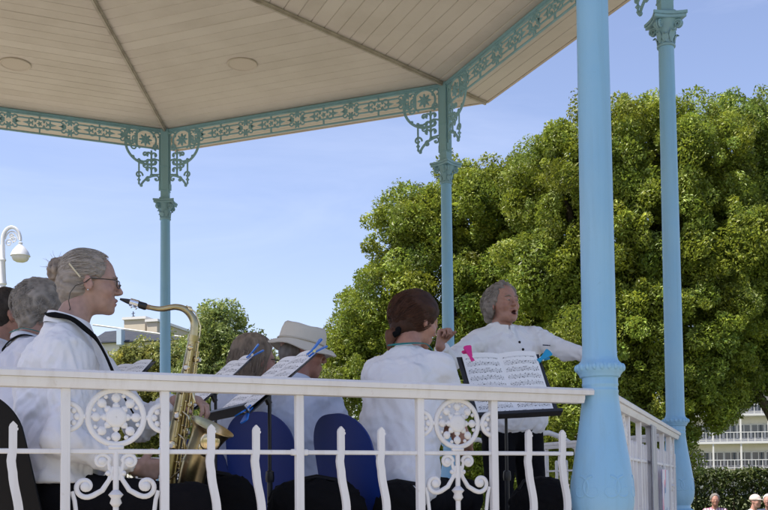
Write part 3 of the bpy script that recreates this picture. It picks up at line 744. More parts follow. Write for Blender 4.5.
def head_colours(V, H, skin, lip=(.36, .13, .11), open_mouth=0., stubble=0):
    P = H.inv(V); col = np.tile(np.array(skin), (len(V), 1)); nz = pn(V*75)[:, None]*.13+pn(V*24)[:, None]*.12
    col = col*(1+nz)
    red = np.exp(-(((P[:, 0]-.07)/.03)**2+((np.abs(P[:, 1])-.04)/.02)**2+((P[:, 2]+.03)/.022)**2)) + .8*np.exp(-(((P[:, 0]-.11)/.014)**2+(P[:, 1]/.014)**2+((P[:, 2]+.03)/.014)**2)) + .7*(np.abs(P[:, 1]) > .076)*(np.abs(P[:, 0]) < .03)*(np.abs(P[:, 2]) < .05)
    col = col*(1-red[:, None]*np.array((.0, .10, .10)))
    dj = -.012*open_mouth
    l = np.maximum(np.exp(-(((P[:, 0]-.09)/.013)**2+(P[:, 1]/.021)**2+((P[:, 2]+.0575)/.0050)**2)), np.exp(-(((P[:, 0]-.088)/.013)**2+(P[:, 1]/.019)**2+((P[:, 2]+.0715-dj)/.0058)**2)))[:, None]
    col = col*(1-l*.8)+np.array(lip)*l*.8
    if open_mouth:
        m = (((P[:, 0]-.086)/.026)**2+(P[:, 1]/.0165)**2+((P[:, 2]+.066-dj*.5)/(.0115*open_mouth+.002))**2 < 1.02)
        col[m] = (.07, .018, .016)
    return np.clip(col, 0, 1)
def add_hand(b, wrist, d, n, curl=.8, side=1, sc=1., spread=.0):
    """wrist point, direction d, palm normal n, side: +1 when the thumb lies along d x n"""
    d = np.asarray(d, float); d /= np.linalg.norm(d); n = np.asarray(n, float); n -= d*(n @ d); n /= np.linalg.norm(n); s = np.cross(d, n)*side
    w_ = np.asarray(wrist, float)
    for o, l in ((.026, .082), (.010, .086), (-.008, .083), (-.024, .076)):
        b.cap(w_+s*o*.55*sc, w_+d*l*sc+s*o*sc, .0135*sc, .0115*sc, .010)
    for o, l0, seg in ((.027, .082, (.040, .024, .020)), (.0095, .086, (.044, .028, .021)), (-.0085, .083, (.041, .026, .021)), (-.0255, .076, (.032, .020, .018))):
        p = w_+d*l0*sc+s*o*sc; ang = 0; dd = d+s*spread*o*20
        for i, L in enumerate(seg):
            ang += curl*(1.0, 1.05, .7)[i]+.04*i
            v = dd*math.cos(ang)+n*math.sin(ang); q = p+v*L*sc; b.cap(p, q, (.0088-.0008*i)*sc, (.0082-.0008*i)*sc, .003); p = q
    p = w_+d*.022*sc+s*.022*sc; v = d*.62+s*.62+n*.35 if curl < 1 else d*.75+s*.25+n*.55
    for i, L in enumerate((.040, .030, .024)):
        q = p+v/np.linalg.norm(v)*L*sc; b.cap(p, q, (.0125-.0016*i)*sc, (.011-.0016*i)*sc, .006); p = q; v = v+d*.25+n*.35*(.4+curl)-s*.25

def strands(paths, r0, name='strand', n=4):
    mb = MB()
    for p in paths:
        m = len(p); mb.tube(p, [r0*(1-.75*i/(m-1)) for i in range(m)], n)
    return mb
def hair_mesh(b, H, col, streak=(8, 60, 60), amp=.006, h=.0055, var=.35, seed=1):
    V, Q = b.net(h); P = H.inv(V); N = vnormals(V, Q)
    a = pn(P*np.array(streak)+seed*3.1); c = pn(P*np.array(streak)*2.3+seed*5.7); lo = pn(P*14+seed)
    V = V+N*((a*.7+c*.45+lo*.5)*amp)[:, None]
    shade = 1+var*(a*.8+c*.6)+.10*lo
    colr = np.clip(np.array(col)[None]*shade[:, None], .002, 1)
    return fast_mesh('hair', V, Q, M_HAIR, True, colr)
def strand_mesh(mb, col, var=.3):
    V = np.array(mb.v); Q = [f for f in mb.f if len(f) == 4]
    me = bpy.data.meshes.new('loose_hair'); me.from_pydata(mb.v, [], Q)
    nz = np.repeat(RNG.uniform(1-var, 1+var*1.6, len(V)//20+1), 20)[:len(V)]
    a = me.color_attributes.new('Col', 'FLOAT_COLOR', 'POINT'); c4 = np.ones((len(V), 4), np.float32); c4[:, :3] = np.array(col)[None]*nz[:, None]; a.data.foreach_set('color', c4.ravel())
    me.materials.append(M_HAIR); me.polygons.foreach_set('use_smooth', [True]*len(me.polygons)); return me

class Person:
    def __init__(s, label, head_px, depth, heading_deg, floor=FL, group=None, head_world=None):
        """heading: degrees, 0 = facing picture right, +90 = facing away from the camera"""
        s.hd = YAW-PI/2+R_(heading_deg); hw = at(*head_px, depth) if head_world is None else np.asarray(head_world)
        s.fw = np.array([math.cos(s.hd), math.sin(s.hd), 0]); s.lf = np.array([-s.fw[1], s.fw[0], 0])
        s.hx = .10; root = hw - s.fw*s.hx; s.root = np.array([root[0], root[1], floor]); s.hz = hw[2]-floor
        s.o = thing('person', label, 'person', s.root, s.hd, group)
        h = np.array((s.hx, 0, s.hz)); s.J = J = {'head': h}
        J['neck'] = h+(-.045, 0, -.150); J['chest'] = h+(-.085, 0, -.36); J['pelvis'] = np.array((-.02, 0, .54))
        for q, sg in (('R', -1), ('L', 1)):
            J['sh'+q] = h+(-.06, sg*.165, -.225); J['el'+q] = h+(.0, sg*.235, -.50); J['wr'+q] = h+(.22, sg*.13, -.52)
            J['hip'+q] = J['pelvis']+(.02, sg*.09, -.01); J['kn'+q] = np.array((.40, sg*.13, .53)); J['an'+q] = np.array((.38, sg*.13, .085)); J['toe'+q] = np.array((.52, sg*.14, .04))
        s.turn = 0; s.pitch = 0; s.roll = 0
    def L(s, px, py, d):
        q = at(px, py, d)-s.root; return np.array((q @ s.fw, q @ s.lf, q[2]))
    def set(s, **kw):
        for k, v in kw.items(): s.J[k] = np.array(v, float)
        return s
    def head(s, scale=1.): s.H = Frame(s.J['head'], R_(s.turn), R_(s.pitch), R_(s.roll), scale); return s.H
    def body(s, skin=(.45, .25, .18), open_mouth=0., hands=None, h=.006, jaw=1., nose=1., girth=1., eyes=True):
        J = s.J; b = Blob(); H = s.H
        add_head(b, H, jaw, open_mouth, nose)
        b.cap(H(-.028, 0, -.055), J['neck']+(-.012, 0, 0), .050*H.k*girth**.5, .058*girth**.5, .02)
        tor = J['chest']; b.cap(J['neck']+(-.02, 0, -.04), tor, .058, .095*girth, .03); b.cap(tor, J['pelvis'], .10*girth, .11*girth, .05)
        for q, sg in (('R', -1), ('L', 1)):
            b.cap(J['neck']+(-.02, 0, -.06), J['sh'+q], .036, .040, .03)
            b.cap(J['sh'+q], J['el'+q], .046, .037, .02); b.cap(J['el'+q], J['wr'+q], .037, .025, .012)
            dirn = J['wr'+q]-J['el'+q]; hn = (hands or {}).get(q, {})
            add_hand(b, J['wr'+q]+dirn/np.linalg.norm(dirn)*.005, hn.get('d', dirn), hn.get('n', (0, -sg, -.3)), hn.get('curl', .55), hn.get('side', -sg), .98)
            b.cap(J['hip'+q], J['kn'+q], .08, .055, .03); b.cap(J['kn'+q], J['an'+q], .054, .038, .02); b.cap(J['an'+q]+(-.03, 0, -.03), J['toe'+q], .036, .03, .02)
        V, Q = b.net(h); col = head_colours(V, H, skin, open_mouth=open_mouth)
        s.body_o = obj('body', fast_mesh('body', V, Q, M_SKIN, True, col), s.o)
        if eyes:
            for sg in (-1, 1):
                mb = MB(); mb.ball(H(.0908, sg*.031, -.0005), np.array((.0038, .0108, .0034))*H.k, 12, 8, Matrix(H.R.tolist())); e = mb.build('eye', M_EYE, s.o, 60)
                mb = MB(); mb.ball(H(.0928, sg*.031, -.0003), np.array((.0028, .0046, .0036))*H.k, 10, 6, Matrix(H.R.tolist())); mb.build('iris', M_IRIS, e, 60)
        return s
    def shirt(s, m, sleeve='short', hem=None, girth=1., amp=.007, seed=0, h=.0085, cuts=None, fold=(7, 7, 7), top=.0):
        J = s.J; b = Blob(); g = girth; ch, pe, ne = J['chest'], J['pelvis'], J['neck']
        b.cap(ne+(-.03, 0, -.055+top), ch+(-.01, 0, .03), .078, .125*g, .05)
        for sg in (-1, 1):
            b.cap(ch+(0, sg*.055, .07), ch+(0, sg*.06*g, -.10), .115*g, .118*g, .04); b.cap(ch+(0, sg*.05, -.10), pe+(0, sg*.065, .05), .118*g, .142*g, .05)
        b.ell(ch+(.05, 0, -.15), (.12*g, .14*g, .15), None, .05)
        b.half((0, 0, -1), -(hem if hem else pe[2]-.02), .006)
        for q, sg in (('R', -1), ('L', 1)):
            a, e, w_ = J['sh'+q], J['el'+q], J['wr'+q]
            b.cap(ne+(-.035, sg*.03, -.045+top), a+(-.005, 0, .0), .056, .062, .035)
            if sleeve == 'short': b.cap(a, a+(e-a)*.74, .066, .068, .025, cut=True)
            else: b.cap(a, e, .064, .054, .025); b.cap(e, e+(w_-e)*.97, .053, .036, .02, cut=True)
        V, Q = b.net(h); V2 = folds(V, Q, amp, fold, seed); lo_ = V[:, 2] < (hem if hem else pe[2]-.02)+.022; V2[lo_] = V[lo_]*.6+V2[lo_]*.4; V = vsmooth(V2, Q, 2, .35)
        s.shirt_o = obj('shirt', fast_mesh('shirt', V, Q, m, True), s.o); s.sv = V; s.sn = vnormals(V, Q); return s
    def collar(s, m, r=.066, z=-.005, hgt=.032, open_=.5, tilt=.25, flare=.012):
        ne = s.J['neck']; mb = MB(); n = 40; vs = []; fs = []
        for i in range(n):
            a = open_/2+(2*PI-open_)*i/(n-1); ca, sa = math.cos(a), math.sin(a)
            for rr, dz in ((r, 0), (r-.003, hgt), (r+.004, hgt+.002), (r+flare, hgt*.35), (r+flare+.002, -.004)):
                vs.append(ne+(-.014+rr*ca, rr*sa*.95, z+dz-tilt*rr*ca))
        for i in range(n-1):
            for j in range(4): fs.append((5*i+j, 5*i+5+j, 5*i+6+j, 5*i+1+j))
        mb.add(vs, fs); return mb.build('collar', m, s.shirt_o, 60)
    def trousers(s, m=None, h=.012):
        J = s.J; b = Blob(); b.ell(J['pelvis']+(0, 0, .02), (.135, .17, .13), None, .04)
        for q in 'RL':
            b.cap(J['hip'+q], J['kn'+q], .098, .072, .04); b.cap(J['kn'+q], J['an'+q]+(0, 0, .02), .072, .058, .03, cut=True)
        V, Q = b.net(h); V = folds(V, Q, .006, (6, 6, 6), 3); s.tr_o = obj('trousers', fast_mesh('trousers', V, Q, m or M_TROUSERS, True), s.o)
        for q in 'RL':
            b = Blob(); t = J['toe'+q]; a = J['an'+q]
            b.cap(a+(-.045, 0, -.035), t+(.01, 0, 0), .042, .036, .02); b.half((0, 0, -1), -.004, .003); V, Q = b.net(.01); obj('shoe', fast_mesh('shoe', V, Q, M_SHOE, True), s.o)
        return s
    def stroke(s, name, m, pts, w_=.014, th=.003, off=.006, parent=None):
        """flat band laid on the shirt: points snapped outwards to the cloth"""
        P = [np.array(p, float) for p in pts]; D = []
        for i in range(len(P)-1):
            for t in np.linspace(0, 1, 7)[:-1]: D.append(P[i]*(1-t)+P[i+1]*t)
        D.append(P[-1]); out = []; nn = []
        for p in D:
            i = np.argmin(((s.sv-p)**2).sum(1)); N = s.sn[np.argsort(((s.sv-p)**2).sum(1))[:40]].mean(0); N /= np.linalg.norm(N)
            d = max(0, (s.sv[i]-p) @ N)
            out.append(p+N*(d+off)); nn.append(N)
        out = np.array(out); nn = np.array(nn)
        for _ in range(3): out[1:-1] = .5*out[1:-1]+.25*(out[:-2]+out[2:]); nn[1:-1] = .5*nn[1:-1]+.25*(nn[:-2]+nn[2:])
        vs = []; fs = []; m_ = len(out)
        for i in range(m_):
            t = out[min(i+1, m_-1)]-out[max(i-1, 0)]; t /= np.linalg.norm(t)+1e-9; sd = np.cross(t, nn[i]); sd /= np.linalg.norm(sd)+1e-9
            for a, c in ((-1, 0), (1, 0), (1, 1), (-1, 1)): vs.append(out[i]+sd*a*w_+nn[i]*th*c)
        for i in range(m_-1):
            for j in range(4): k_ = (j+1) % 4; fs.append((4*i+j, 4*i+k_, 4*i+4+k_, 4*i+4+j))
        mb = MB(); mb.add(vs, fs); return mb.build(name, m, parent or s.o, 60)

def scalp(b, H, g=.012, k=.01):
    b.ell(H(-.014, 0, .036), np.array((.098+g, .0755+g, .085+g))*H.k, H.R, k)
def plane_cut(b, H, n, c, k=.008):
    """keep the side where n.p < c in head space"""
    n = np.array(n, float); n /= np.linalg.norm(n); nw = H.R @ n; b.half(nw, nw @ H.o + c*H.k, k)
def fly(H, cnt, r, start, flow, L, col, thick=.0012, seed=0, parent=None, jitter=.35, gravity=.0, hug=None):
    """loose hairs: start(u)-> point in head space and direction"""
    g = np.random.default_rng(seed); paths = []
    for _ in range(cnt):
        p, d = start(g); p = np.array(p, float); d = np.array(d, float); pts = []
        for i in range(5):
            pts.append(H(*p)); d = d+g.normal(size=3)*jitter*.25+np.array(flow(p))*.3+np.array((0, 0, -gravity)); d /= np.linalg.norm(d); p = p+d*L*g.uniform(.7, 1.2)/5
            if hug:
                hc, hr = np.array((hug[0], 0, hug[1])), np.array(hug[2]); q = (p-hc)/hr; l = np.linalg.norm(q); p = hc+q/l*max(1., min(l, 1.05))*hr
        paths.append(pts)
    return obj('loose_hair', strand_mesh(strands(paths, thick), col), parent)
def ell_start(cx, cz, r, cond, dirf):
    def f(g):
        while True:
            v = g.normal(size=3); v /= np.linalg.norm(v)
            p = (cx+v[0]*r[0], v[1]*r[1], cz+v[2]*r[2])
            if cond(p): return p, dirf(p)
    return f

HEAD_BACK = lambda p: (-1, 0, -.1)
# ---- 1 the saxophonist, sitting in profile
P1 = Person('grey-haired saxophonist in white shirt and glasses, hair in a bun, playing in profile', (91, 284), 3.24, 25)
P1.turn = -13; P1.pitch = -3
P1.set(neck=P1.J['head']+(-.055, 0, -.145), chest=P1.J['head']+(-.10, 0, -.37), pelvis=(-.03, 0, .55),
       shR=P1.L(63, 353, 3.09), shL=P1.L(82, 350, 3.40), elR=P1.L(62, 440, 2.99), wrR=P1.L(134, 467, 3.12), elL=P1.L(140, 425, 3.47), wrL=P1.L(176, 402, 3.36))
P1.J['hipR'] = np.array((-.0, -.09, .54)); P1.J['hipL'] = np.array((-.0, .09, .54)); P1.J['knR'] = np.array((.37, -.31, .52)); P1.J['anR'] = np.array((.36, -.17, .085)); P1.J['toeR'] = np.array((.5, -.2, .04))
P1.J['knL'] = np.array((.42, .16, .53))
H = P1.head(.90)
P1.body((.40, .25, .20), hands={'R': {'d': (.9, .35, -.1), 'n': (.1, .8, .1), 'curl': .75}, 'L': {'d': (.6, -.6, .05), 'n': (.2, -.2, -.9), 'curl': .7}}, h=.0048, jaw=.92)
P1.shirt(M_SHIRT_W, 'long', hem=.60, girth=1.02, amp=.015, seed=4, h=.0075, fold=(10, 10, 4.2))
P1.collar(M_SHIRT_W, .064, -.012, .036, .7, .30, .016); P1.trousers()
b = Blob(); scalp(b, H, .009); b.ell(H(-.055, 0, .0), np.array((.062, .068, .075)), H.R, .02); b.ell(H(-.07, 0, -.05), np.array((.035, .045, .045)), H.R, .02)
plane_cut(b, H, (.80, 0, -.52), .030, .01)
for sg in (-1, 1): b.ell(H(.012, sg*.078, -.020), np.array((.030, .03, .036)), H.R, .01, True)
b.ell(H(.13, 0, .085), np.array((.075, .10, .07)), H.R, .03, True)
GREY = (.27, .235, .205)
obj('hair', hair_mesh(b, H, GREY, (7, 62, 58), .0055, .0045, .42, 2), P1.o)
b = Blob()
for i in range(9):
    a = i*2.4; b.ell(H(-.120+.014*math.cos(a*1.7), .022*math.cos(a), .045+.027*math.sin(a)), np.array((.022, .018, .020)), H.R, .003)
b.cap(H(-.09, 0, .045), H(-.118, 0, .045), .03, .028, .01)
obj('bun', hair_mesh(b, H, (.25, .205, .17), (40, 40, 22), .010, .0038, .6, 5), P1.o)
fly(H, 1900, 0, ell_start(-.014, .036, (.108, .086, .095), lambda p: p[0] < .06 and p[2] > -.03 and p[0]*.8-p[2]*.52 < .02, lambda p: (-1, 0, -.15)), HEAD_BACK, .085, (.36, .32, .285), .0008, 3, P1.o, .5, 0, (-.018, .034, (.105, .084, .095)))
fly(H, 60, 0, ell_start(-.118, .045, (.03, .03, .03), lambda p: True, lambda p: (p[0]+.118, p[1], p[2]-.045)), lambda p: (0, 0, 0), .05, (.35, .3, .26), .0009, 4, P1.o, .9)
mb = MB(); mb.tube([H(-.072, -.083, .052), H(-.030, -.092, .004)], .0028, 6); mb.build('hair_pin', mat('pin', (.62, .55, .38), .4), P1.o)
# glasses with a cord
mg = mat('glasses_frame', (.02, .018, .018), .3); mb = MB()
for sg in (-1, 1):
    mb.tube([H(.1035-.006*abs(math.cos(2*PI*i/20)+.4)*(math.cos(2*PI*i/20) > -.4), sg*(.032+.0195*math.cos(2*PI*i/20)), -.002+.0135*math.sin(2*PI*i/20)) for i in range(20)], .0016, 6, closed=True)
    mb.tube([H(.0955, sg*.0515, .006), H(.0945, sg*.056, .008), H(.092, sg*.070, .008), H(.05, sg*.078, .007), H(.004, sg*.083, .004), H(-.012, sg*.086, -.012)], .0019, 6)
mb.tube([H(.1035, -.0125, 0), H(.107, 0, .004), H(.1035, .0125, 0)], .0016, 6)
gl = mb.build('glasses', mg, P1.o)
gm = bpy.data.materials.new('lens'); gm.use_nodes = True; gn = gm.node_tree; g1 = gn.nodes.new('ShaderNodeBsdfTransparent'); g2 = gn.nodes.new('ShaderNodeBsdfGlossy'); g2.inputs['Roughness'].default_value = .03; g3 = gn.nodes.new('ShaderNodeMixShader'); g3.inputs[0].default_value = .10
gn.links.new(g1.outputs[0], g3.inputs[1]); gn.links.new(g2.outputs[0], g3.inputs[2]); gn.links.new(g3.outputs[0], gn.nodes['Material Output'].inputs[0])
for sg in (-1, 1):
    mb = MB(); mb.ball(H(.1005, sg*.032, -.002), np.array((.0009, .0185, .0130)), 14, 8, Matrix(H.R.tolist())); mb.build('lens', gm, gl, 60)
for sg in (-1, 1):
    mb = MB(); mb.tube([H(-.012, sg*.086, -.012), H(-.045, sg*.088, -.028), H(-.062, sg*.087, -.055), H(-.066, sg*.083, -.085), H(-.06, sg*.075, -.11), H(-.07, sg*.05, -.125)], .0014, 5); mb.build('glasses_cord', mg, gl)
for sg in (-1, 1):
    mb = MB(); mb.tube([H(.092, sg*.014, .020), H(.094, sg*.030, .025), H(.083, sg*.048, .020)], [.002, .003, .0015], 6); mb.build('eyebrow', mat('eyebrow_grey', (.22, .17, .14), .8), P1.o)
    mb = MB(); mb.ball(H(-.002, sg*.082, -.038), .0032, 8, 6); mb.build('earring', M_SILVER, P1.o)
nk, sr = P1.J['neck'], P1.J['shR']
P1.stroke('neck_strap', M_BLACKCLOTH, [nk+(-.075, .02, .035), nk+(-.075, -.035, .02), nk+(-.02, -.095, .0), nk+(.045, -.105, -.055), nk+(.085, -.085, -.12), nk+(.135, -.06, -.23), nk+(.18, -.04, -.30)], .012, .005, .010)

# ---- 2 and 3 players behind the saxophonist
P2 = Person('musician with tousled grey hair and black strap over lilac shirt, behind the saxophonist', (43, 309), 4.45, 28)
P2.turn = 8; P2.pitch = -6
H = P2.head(1.0); P2.body((.42, .235, .185), h=.0075); P2.shirt(M_SHIRT_LV, 'long', girth=1., amp=.009, seed=9, h=.010); P2.trousers(h=.016); P2.collar(M_SHIRT_LV, .066, -.01, .034, .5, .25, .014)
b = Blob(); scalp(b, H, .022); b.ell(H(-.05, 0, -.01), np.array((.078, .088, .085)), H.R, .02); b.ell(H(-.06, 0, -.07), np.array((.045, .062, .045)), H.R, .02)
plane_cut(b, H, (.80, 0, -.45), .045, .012)
for sg in (-1, 1): b.ell(H(.035, sg*.09, -.025), np.array((.03, .03, .034)), H.R, .01, True)
obj('hair', hair_mesh(b, H, (.25, .225, .205), (22, 34, 22), .012, .006, .5, 7), P2.o)
fly(H, 1200, 0, ell_start(-.03, .02, (.116, .095, .108), lambda p: p[0] < .05, lambda p: (p[0]-.1, p[1]*2, p[2]-.12)), lambda p: (-.5, 0, -.8), .055, (.30, .275, .25), .0010, 8, P2.o, 1.5, 0, (-.03, .015, (.117, .097, .112)))
nk = P2.J['neck']
P2.stroke('strap', M_BLACKCLOTH, [nk+(.03, -.10, -.02), nk+(-.05, -.09, .0), nk+(-.10, -.02, -.03), nk+(-.1, .06, -.05)], .013, .004, .008)
P2.stroke('lanyard', mat('teal_ribbon', (.02, .2, .2), .6), [nk+(.02, -.075, .015), nk+(-.05, -.07, .03), nk+(-.085, -.0, .02)], .005, .003, .016)
P3 = Person('dark-haired man with black strap over white shirt at the end of the row', (9, 315), 4.85, 24)
P3.turn = 6
H = P3.head(1.04); P3.body((.36, .19, .14), h=.0085); P3.shirt(M_SHIRT_LV, 'long', girth=1.08, amp=.009, seed=12, h=.011); P3.trousers(h=.016); P3.collar(M_SHIRT_LV, .068, -.01, .034, .5, .25, .012)
b = Blob(); scalp(b, H, .011); b.ell(H(-.05, 0, -.01), np.array((.064, .070, .075)), H.R, .02); plane_cut(b, H, (.85, 0, -.42), .026, .01)
for sg in (-1, 1): b.ell(H(.008, sg*.085, -.02), np.array((.028, .03, .036)), H.R, .008, True)
obj('hair', hair_mesh(b, H, (.035, .028, .024), (30, 40, 24), .007, .006, .5, 9), P3.o)
fly(H, 400, 0, ell_start(-.02, .03, (.108, .085, .1), lambda p: p[0] < .05 and p[2] > -.05, lambda p: (p[0], p[1], p[2]*.6)), lambda p: (-.5, 0, -.5), .035, (.05, .04, .035), .0010, 12, P3.o, 1., 0, (-.02, .03, (.11, .088, .1)))
nk = P3.J['neck']
P3.stroke('strap', M_BLACKCLOTH, [nk+(.03, -.12, -.05), nk+(-.04, -.11, -.01), nk+(-.10, -.03, -.03), nk+(-.1, .06, -.06)], .016, .004, .008)

# ---- 4 bobbed hair, 5 sun hat
P4 = Person('musician with straight brown-grey bob in pale blue shirt, beside the man in the sun hat', (255, 361), 5.0, 50)
P4.turn = -18; P4.pitch = -3
H = P4.head(1.05); P4.body((.40, .21, .16), h=.0085); P4.shirt(M_SHIRT_LB, 'short', girth=1., amp=.008, seed=15, h=.011); P4.trousers(h=.016)
b = Blob(); scalp(b, H, .017); b.ell(H(-.035, 0, -.03), np.array((.085, .088, .105)), H.R, .02); b.ell(H(-.045, 0, -.10), np.array((.06, .078, .035)), H.R, .02)
plane_cut(b, H, (.88, 0, -.30), .040, .01); plane_cut(b, H, (.1, 0, -1.), .128, .012)
obj('hair', hair_mesh(b, H, (.20, .155, .115), (52, 52, 7), .006, .006, .5, 11), P4.o)
fly(H, 900, 0, ell_start(-.03, -.01, (.108, .095, .125), lambda p: p[0] < .03, lambda p: (-.2, 0, -1)), lambda p: (-.1, 0, -1), .11, (.25, .20, .155), .0010, 14, P4.o, .6, 0, (-.03, -.012, (.109, .097, .126)))
mb = MB()
for sg in (-1, 1): mb.tube([H(.104, sg*.053, .006), H(.09, sg*.072, .006), H(.05, sg*.08, .004)], .003, 6); mb.tube([H(.106, sg*(.032+.021*math.cos(2*PI*i/14)), -.002+.016*math.sin(2*PI*i/14)) for i in range(14)], .0022, 6, closed=True)
mb.build('glasses', mg, P4.o)

P5 = Person('musician in cream sun hat and pale blue short-sleeved shirt on a blue chair', (303, 352.5), 4.6, 60)
P5.turn = -44; P5.pitch = -8
P5.set(elR=P5.J['head']+(-.02, -.25, -.47), wrR=P5.J['head']+(.2, -.14, -.5))
H = P5.head(1.03); P5.body((.33, .16, .12), h=.0085, girth=1.15); P5.shirt(M_SHIRT_LB, 'short', girth=1.15, amp=.010, seed=21, h=.010, top=.01); P5.trousers(h=.016); P5.collar(M_SHIRT_LB, .07, -.005, .03, .5, .25, .016)
b = Blob(); b.ell(H(-.055, 0, -.01), np.array((.058, .078, .06)), H.R, .02); plane_cut(b, H, (.85, 0, .1), -.01, .01)
obj('hair', hair_mesh(b, H, (.16, .14, .125), (40, 40, 12), .005, .006, .4, 13), P5.o)
mb = MB(); pr = []
seg = 44; HT = Frame(H(-.010, 0, .040), 0, 0, 0); HT.R = H.R @ np.array(Matrix.Rotation(R_(4), 3, 'Y'))
prof_h = [(.139, -.038, 1), (.141, -.034, 1), (.122, -.019, 1), (.101, .000, 0), (.099, .014, 0), (.095, .055, 0), (.088, .083, 0), (.078, .092, 0), (.05, .092, 0), (.02, .088, 0), (.001, .087, 0)]
vs = []; fs = []
for (r, z, br) in prof_h:
    for i in range(seg):
        a = 2*PI*i/seg; wob = .004*math.sin(3*a+1)+.003*math.sin(5*a)
        x = r*1.13*math.cos(a); y = r*.90*math.sin(a); zz = z+(wob*1.6+(.012*math.cos(2*a)) if br else wob*.4)-(.016*abs(math.sin(a))*(0 if br else (z > .07)))
        vs.append(HT(x+(.012 if br and math.cos(a) > 0 else 0)*math.cos(a), y, zz))
for j in range(len(prof_h)-1):
    for i in range(seg): l = (i+1) % seg; fs.append((j*seg+i, j*seg+l, (j+1)*seg+l, (j+1)*seg+i))
mb.add(vs, fs); inner = [(.101, -.004), (.128, -.024)]
hat = mb.build('sun_hat', M_HAT, P5.o, 50); sm_ = hat.modifiers.new('thick', 'SOLIDIFY'); sm_.thickness = .003; sm_.offset = 0
mb = MB(); mb.tube([HT(.1005*1.135*math.cos(2*PI*i/seg), .1005*.905*math.sin(2*PI*i/seg), .008) for i in range(seg)], .0105, 6, flat=.3, closed=True); mb.build('hat_band', mat('hat_band', (.56, .52, .44), .9), hat, 50)

# ---- 6 ponytail
P6 = Person('woman with low brown ponytail and black hair tie in white T-shirt, on a blue chair', (416, 321), 4.15, 62)
P6.turn = -30; P6.pitch = -16
hd_ = P6.J['head']
P6.set(neck=hd_+(-.07, 0, -.15), chest=hd_+(-.15, 0, -.35), pelvis=(-.14, 0, .54), shR=hd_+(-.085, -.145, -.225), shL=hd_+(-.06, .155, -.225), elR=hd_+(.035, -.185, -.50), wrR=hd_+(.26, -.12, -.52), elL=hd_+(.06, .22, -.48), wrL=hd_+(.28, .10, -.45))
for q, sg in (('R', -1), ('L', 1)): P6.J['hip'+q] = np.array((-.11, sg*.09, .53)); P6.J['kn'+q] = np.array((.30, sg*.13, .53)); P6.J['an'+q] = np.array((.22, sg*.13, .085)); P6.J['toe'+q] = np.array((.36, sg*.14, .04))
H = P6.head(.98); P6.body((.40, .205, .145), h=.0075); P6.shirt(M_SHIRT_W, 'short', girth=.94, amp=.010, seed=27, h=.0085, hem=.47, top=.012, fold=(9, 9, 5)); P6.collar(M_SHIRT_W, .068, -.010, .016, .1, .22, .006); P6.trousers(h=.016)
b = Blob(); scalp(b, H, .016); b.ell(H(-.045, 0, -.01), np.array((.075, .080, .085)), H.R, .02); b.ell(H(-.055, 0, -.065), np.array((.045, .055, .04)), H.R, .02)
plane_cut(b, H, (.84, 0, -.40), .048, .01)
for sg in (-1, 1): b.ell(H(.030, sg*.09, -.025), np.array((.022, .03, .030)), H.R, .01, True)
BROWN = (.042, .018, .010)
obj('hair', hair_mesh(b, H, BROWN, (20, 55, 36), .005, .0055, .5, 17), P6.o)
fly(H, 1300, 0, ell_start(-.025, .02, (.112, .09, .105), lambda p: p[0] < .05 and p[2] > -.05, lambda p: (-1, 0, -.6)), lambda p: (-.6, 0, -.8), .09, (.072, .030, .016), .0009, 18, P6.o, .35, 0, (-.025, .02, (.112, .09, .105)))
mb = MB(); c0 = np.array((-.092, 0, -.082))
mb.tube([H(c0[0]+.01*math.sin(2*PI*i/16)+.004*math.sin(i*3), .032*math.cos(2*PI*i/16), c0[2]+.030*math.sin(2*PI*i/16)) for i in range(16)], .014, 8, closed=True); mb.build('hair_tie', M_BLACKCLOTH, P6.o, 60)
b = Blob(); b.cap(H(-.08, 0, -.07), H(-.104, 0, -.105), .024, .027, .01); b.cap(H(-.104, 0, -.105), H(-.098, 0, -.165), .026, .010, .01)
obj('ponytail', hair_mesh(b, H, (.11, .05, .03), (30, 40, 12), .006, .005, .5, 19), P6.o)
nk = P6.J['neck']
P6.stroke('lanyard', mat('teal_ribbon', (.02, .2, .2), .6), [nk+(.05, -.075, .01), nk+(-.02, -.085, .025), nk+(-.085, -.02, .02), nk+(-.08, .05, .02)], .005, .003, .012)

# ---- 7 the conductor
P7 = Person('singing grey-haired conductor in white collarless shirt with outstretched arms and black trousers', (503, 304), 5.36, -62)
P7.turn = 4; P7.pitch = 5; P7.roll = 3
hd_ = P7.J['head']
P7.set(neck=P7.L(503, 331, 5.36), chest=P7.L(509, 365, 5.40), pelvis=P7.L(512, 425, 5.42), shR=P7.L(478, 341, 5.34), shL=P7.L(536, 339, 5.42), elR=P7.L(451, 361, 5.16), wrR=P7.L(440, 347, 5.02), elL=P7.L(566, 351, 5.30), wrL=P7.L(592, 355, 5.14))
pz = P7.J['pelvis']
for q, sg in (('R', -1), ('L', 1)):
    P7.J['hip'+q] = pz+(.0, sg*.09, -.03); P7.J['kn'+q] = np.array((pz[0]+.03, pz[1]+sg*.11, .50)); P7.J['an'+q] = np.array((pz[0]+.0, pz[1]+sg*.12, .085)); P7.J['toe'+q] = np.array((pz[0]+.15, pz[1]+sg*.15, .04))
H = P7.head(.95); P7.body((.36, .19, .14), open_mouth=1.0, hands={'R': {'d': (.05, .15, 1.), 'n': (.8, .4, .1), 'curl': 1.35, 'side': 1}, 'L': {'curl': .3, 'n': (.2, 0, -1), 'side': -1}}, h=.0056, jaw=1.12, nose=1.1)
P7.shirt(M_SHIRT_W, 'long', hem=P7.J['pelvis'][2]-.06, girth=1.05, amp=.011, seed=31, h=.0078, fold=(7, 7, 7), top=.035); P7.trousers(h=.012)
P7.collar(M_SHIRT_W, .072, -.012, .046, .16, .16, .005)
GREY2 = (.19, .165, .145)
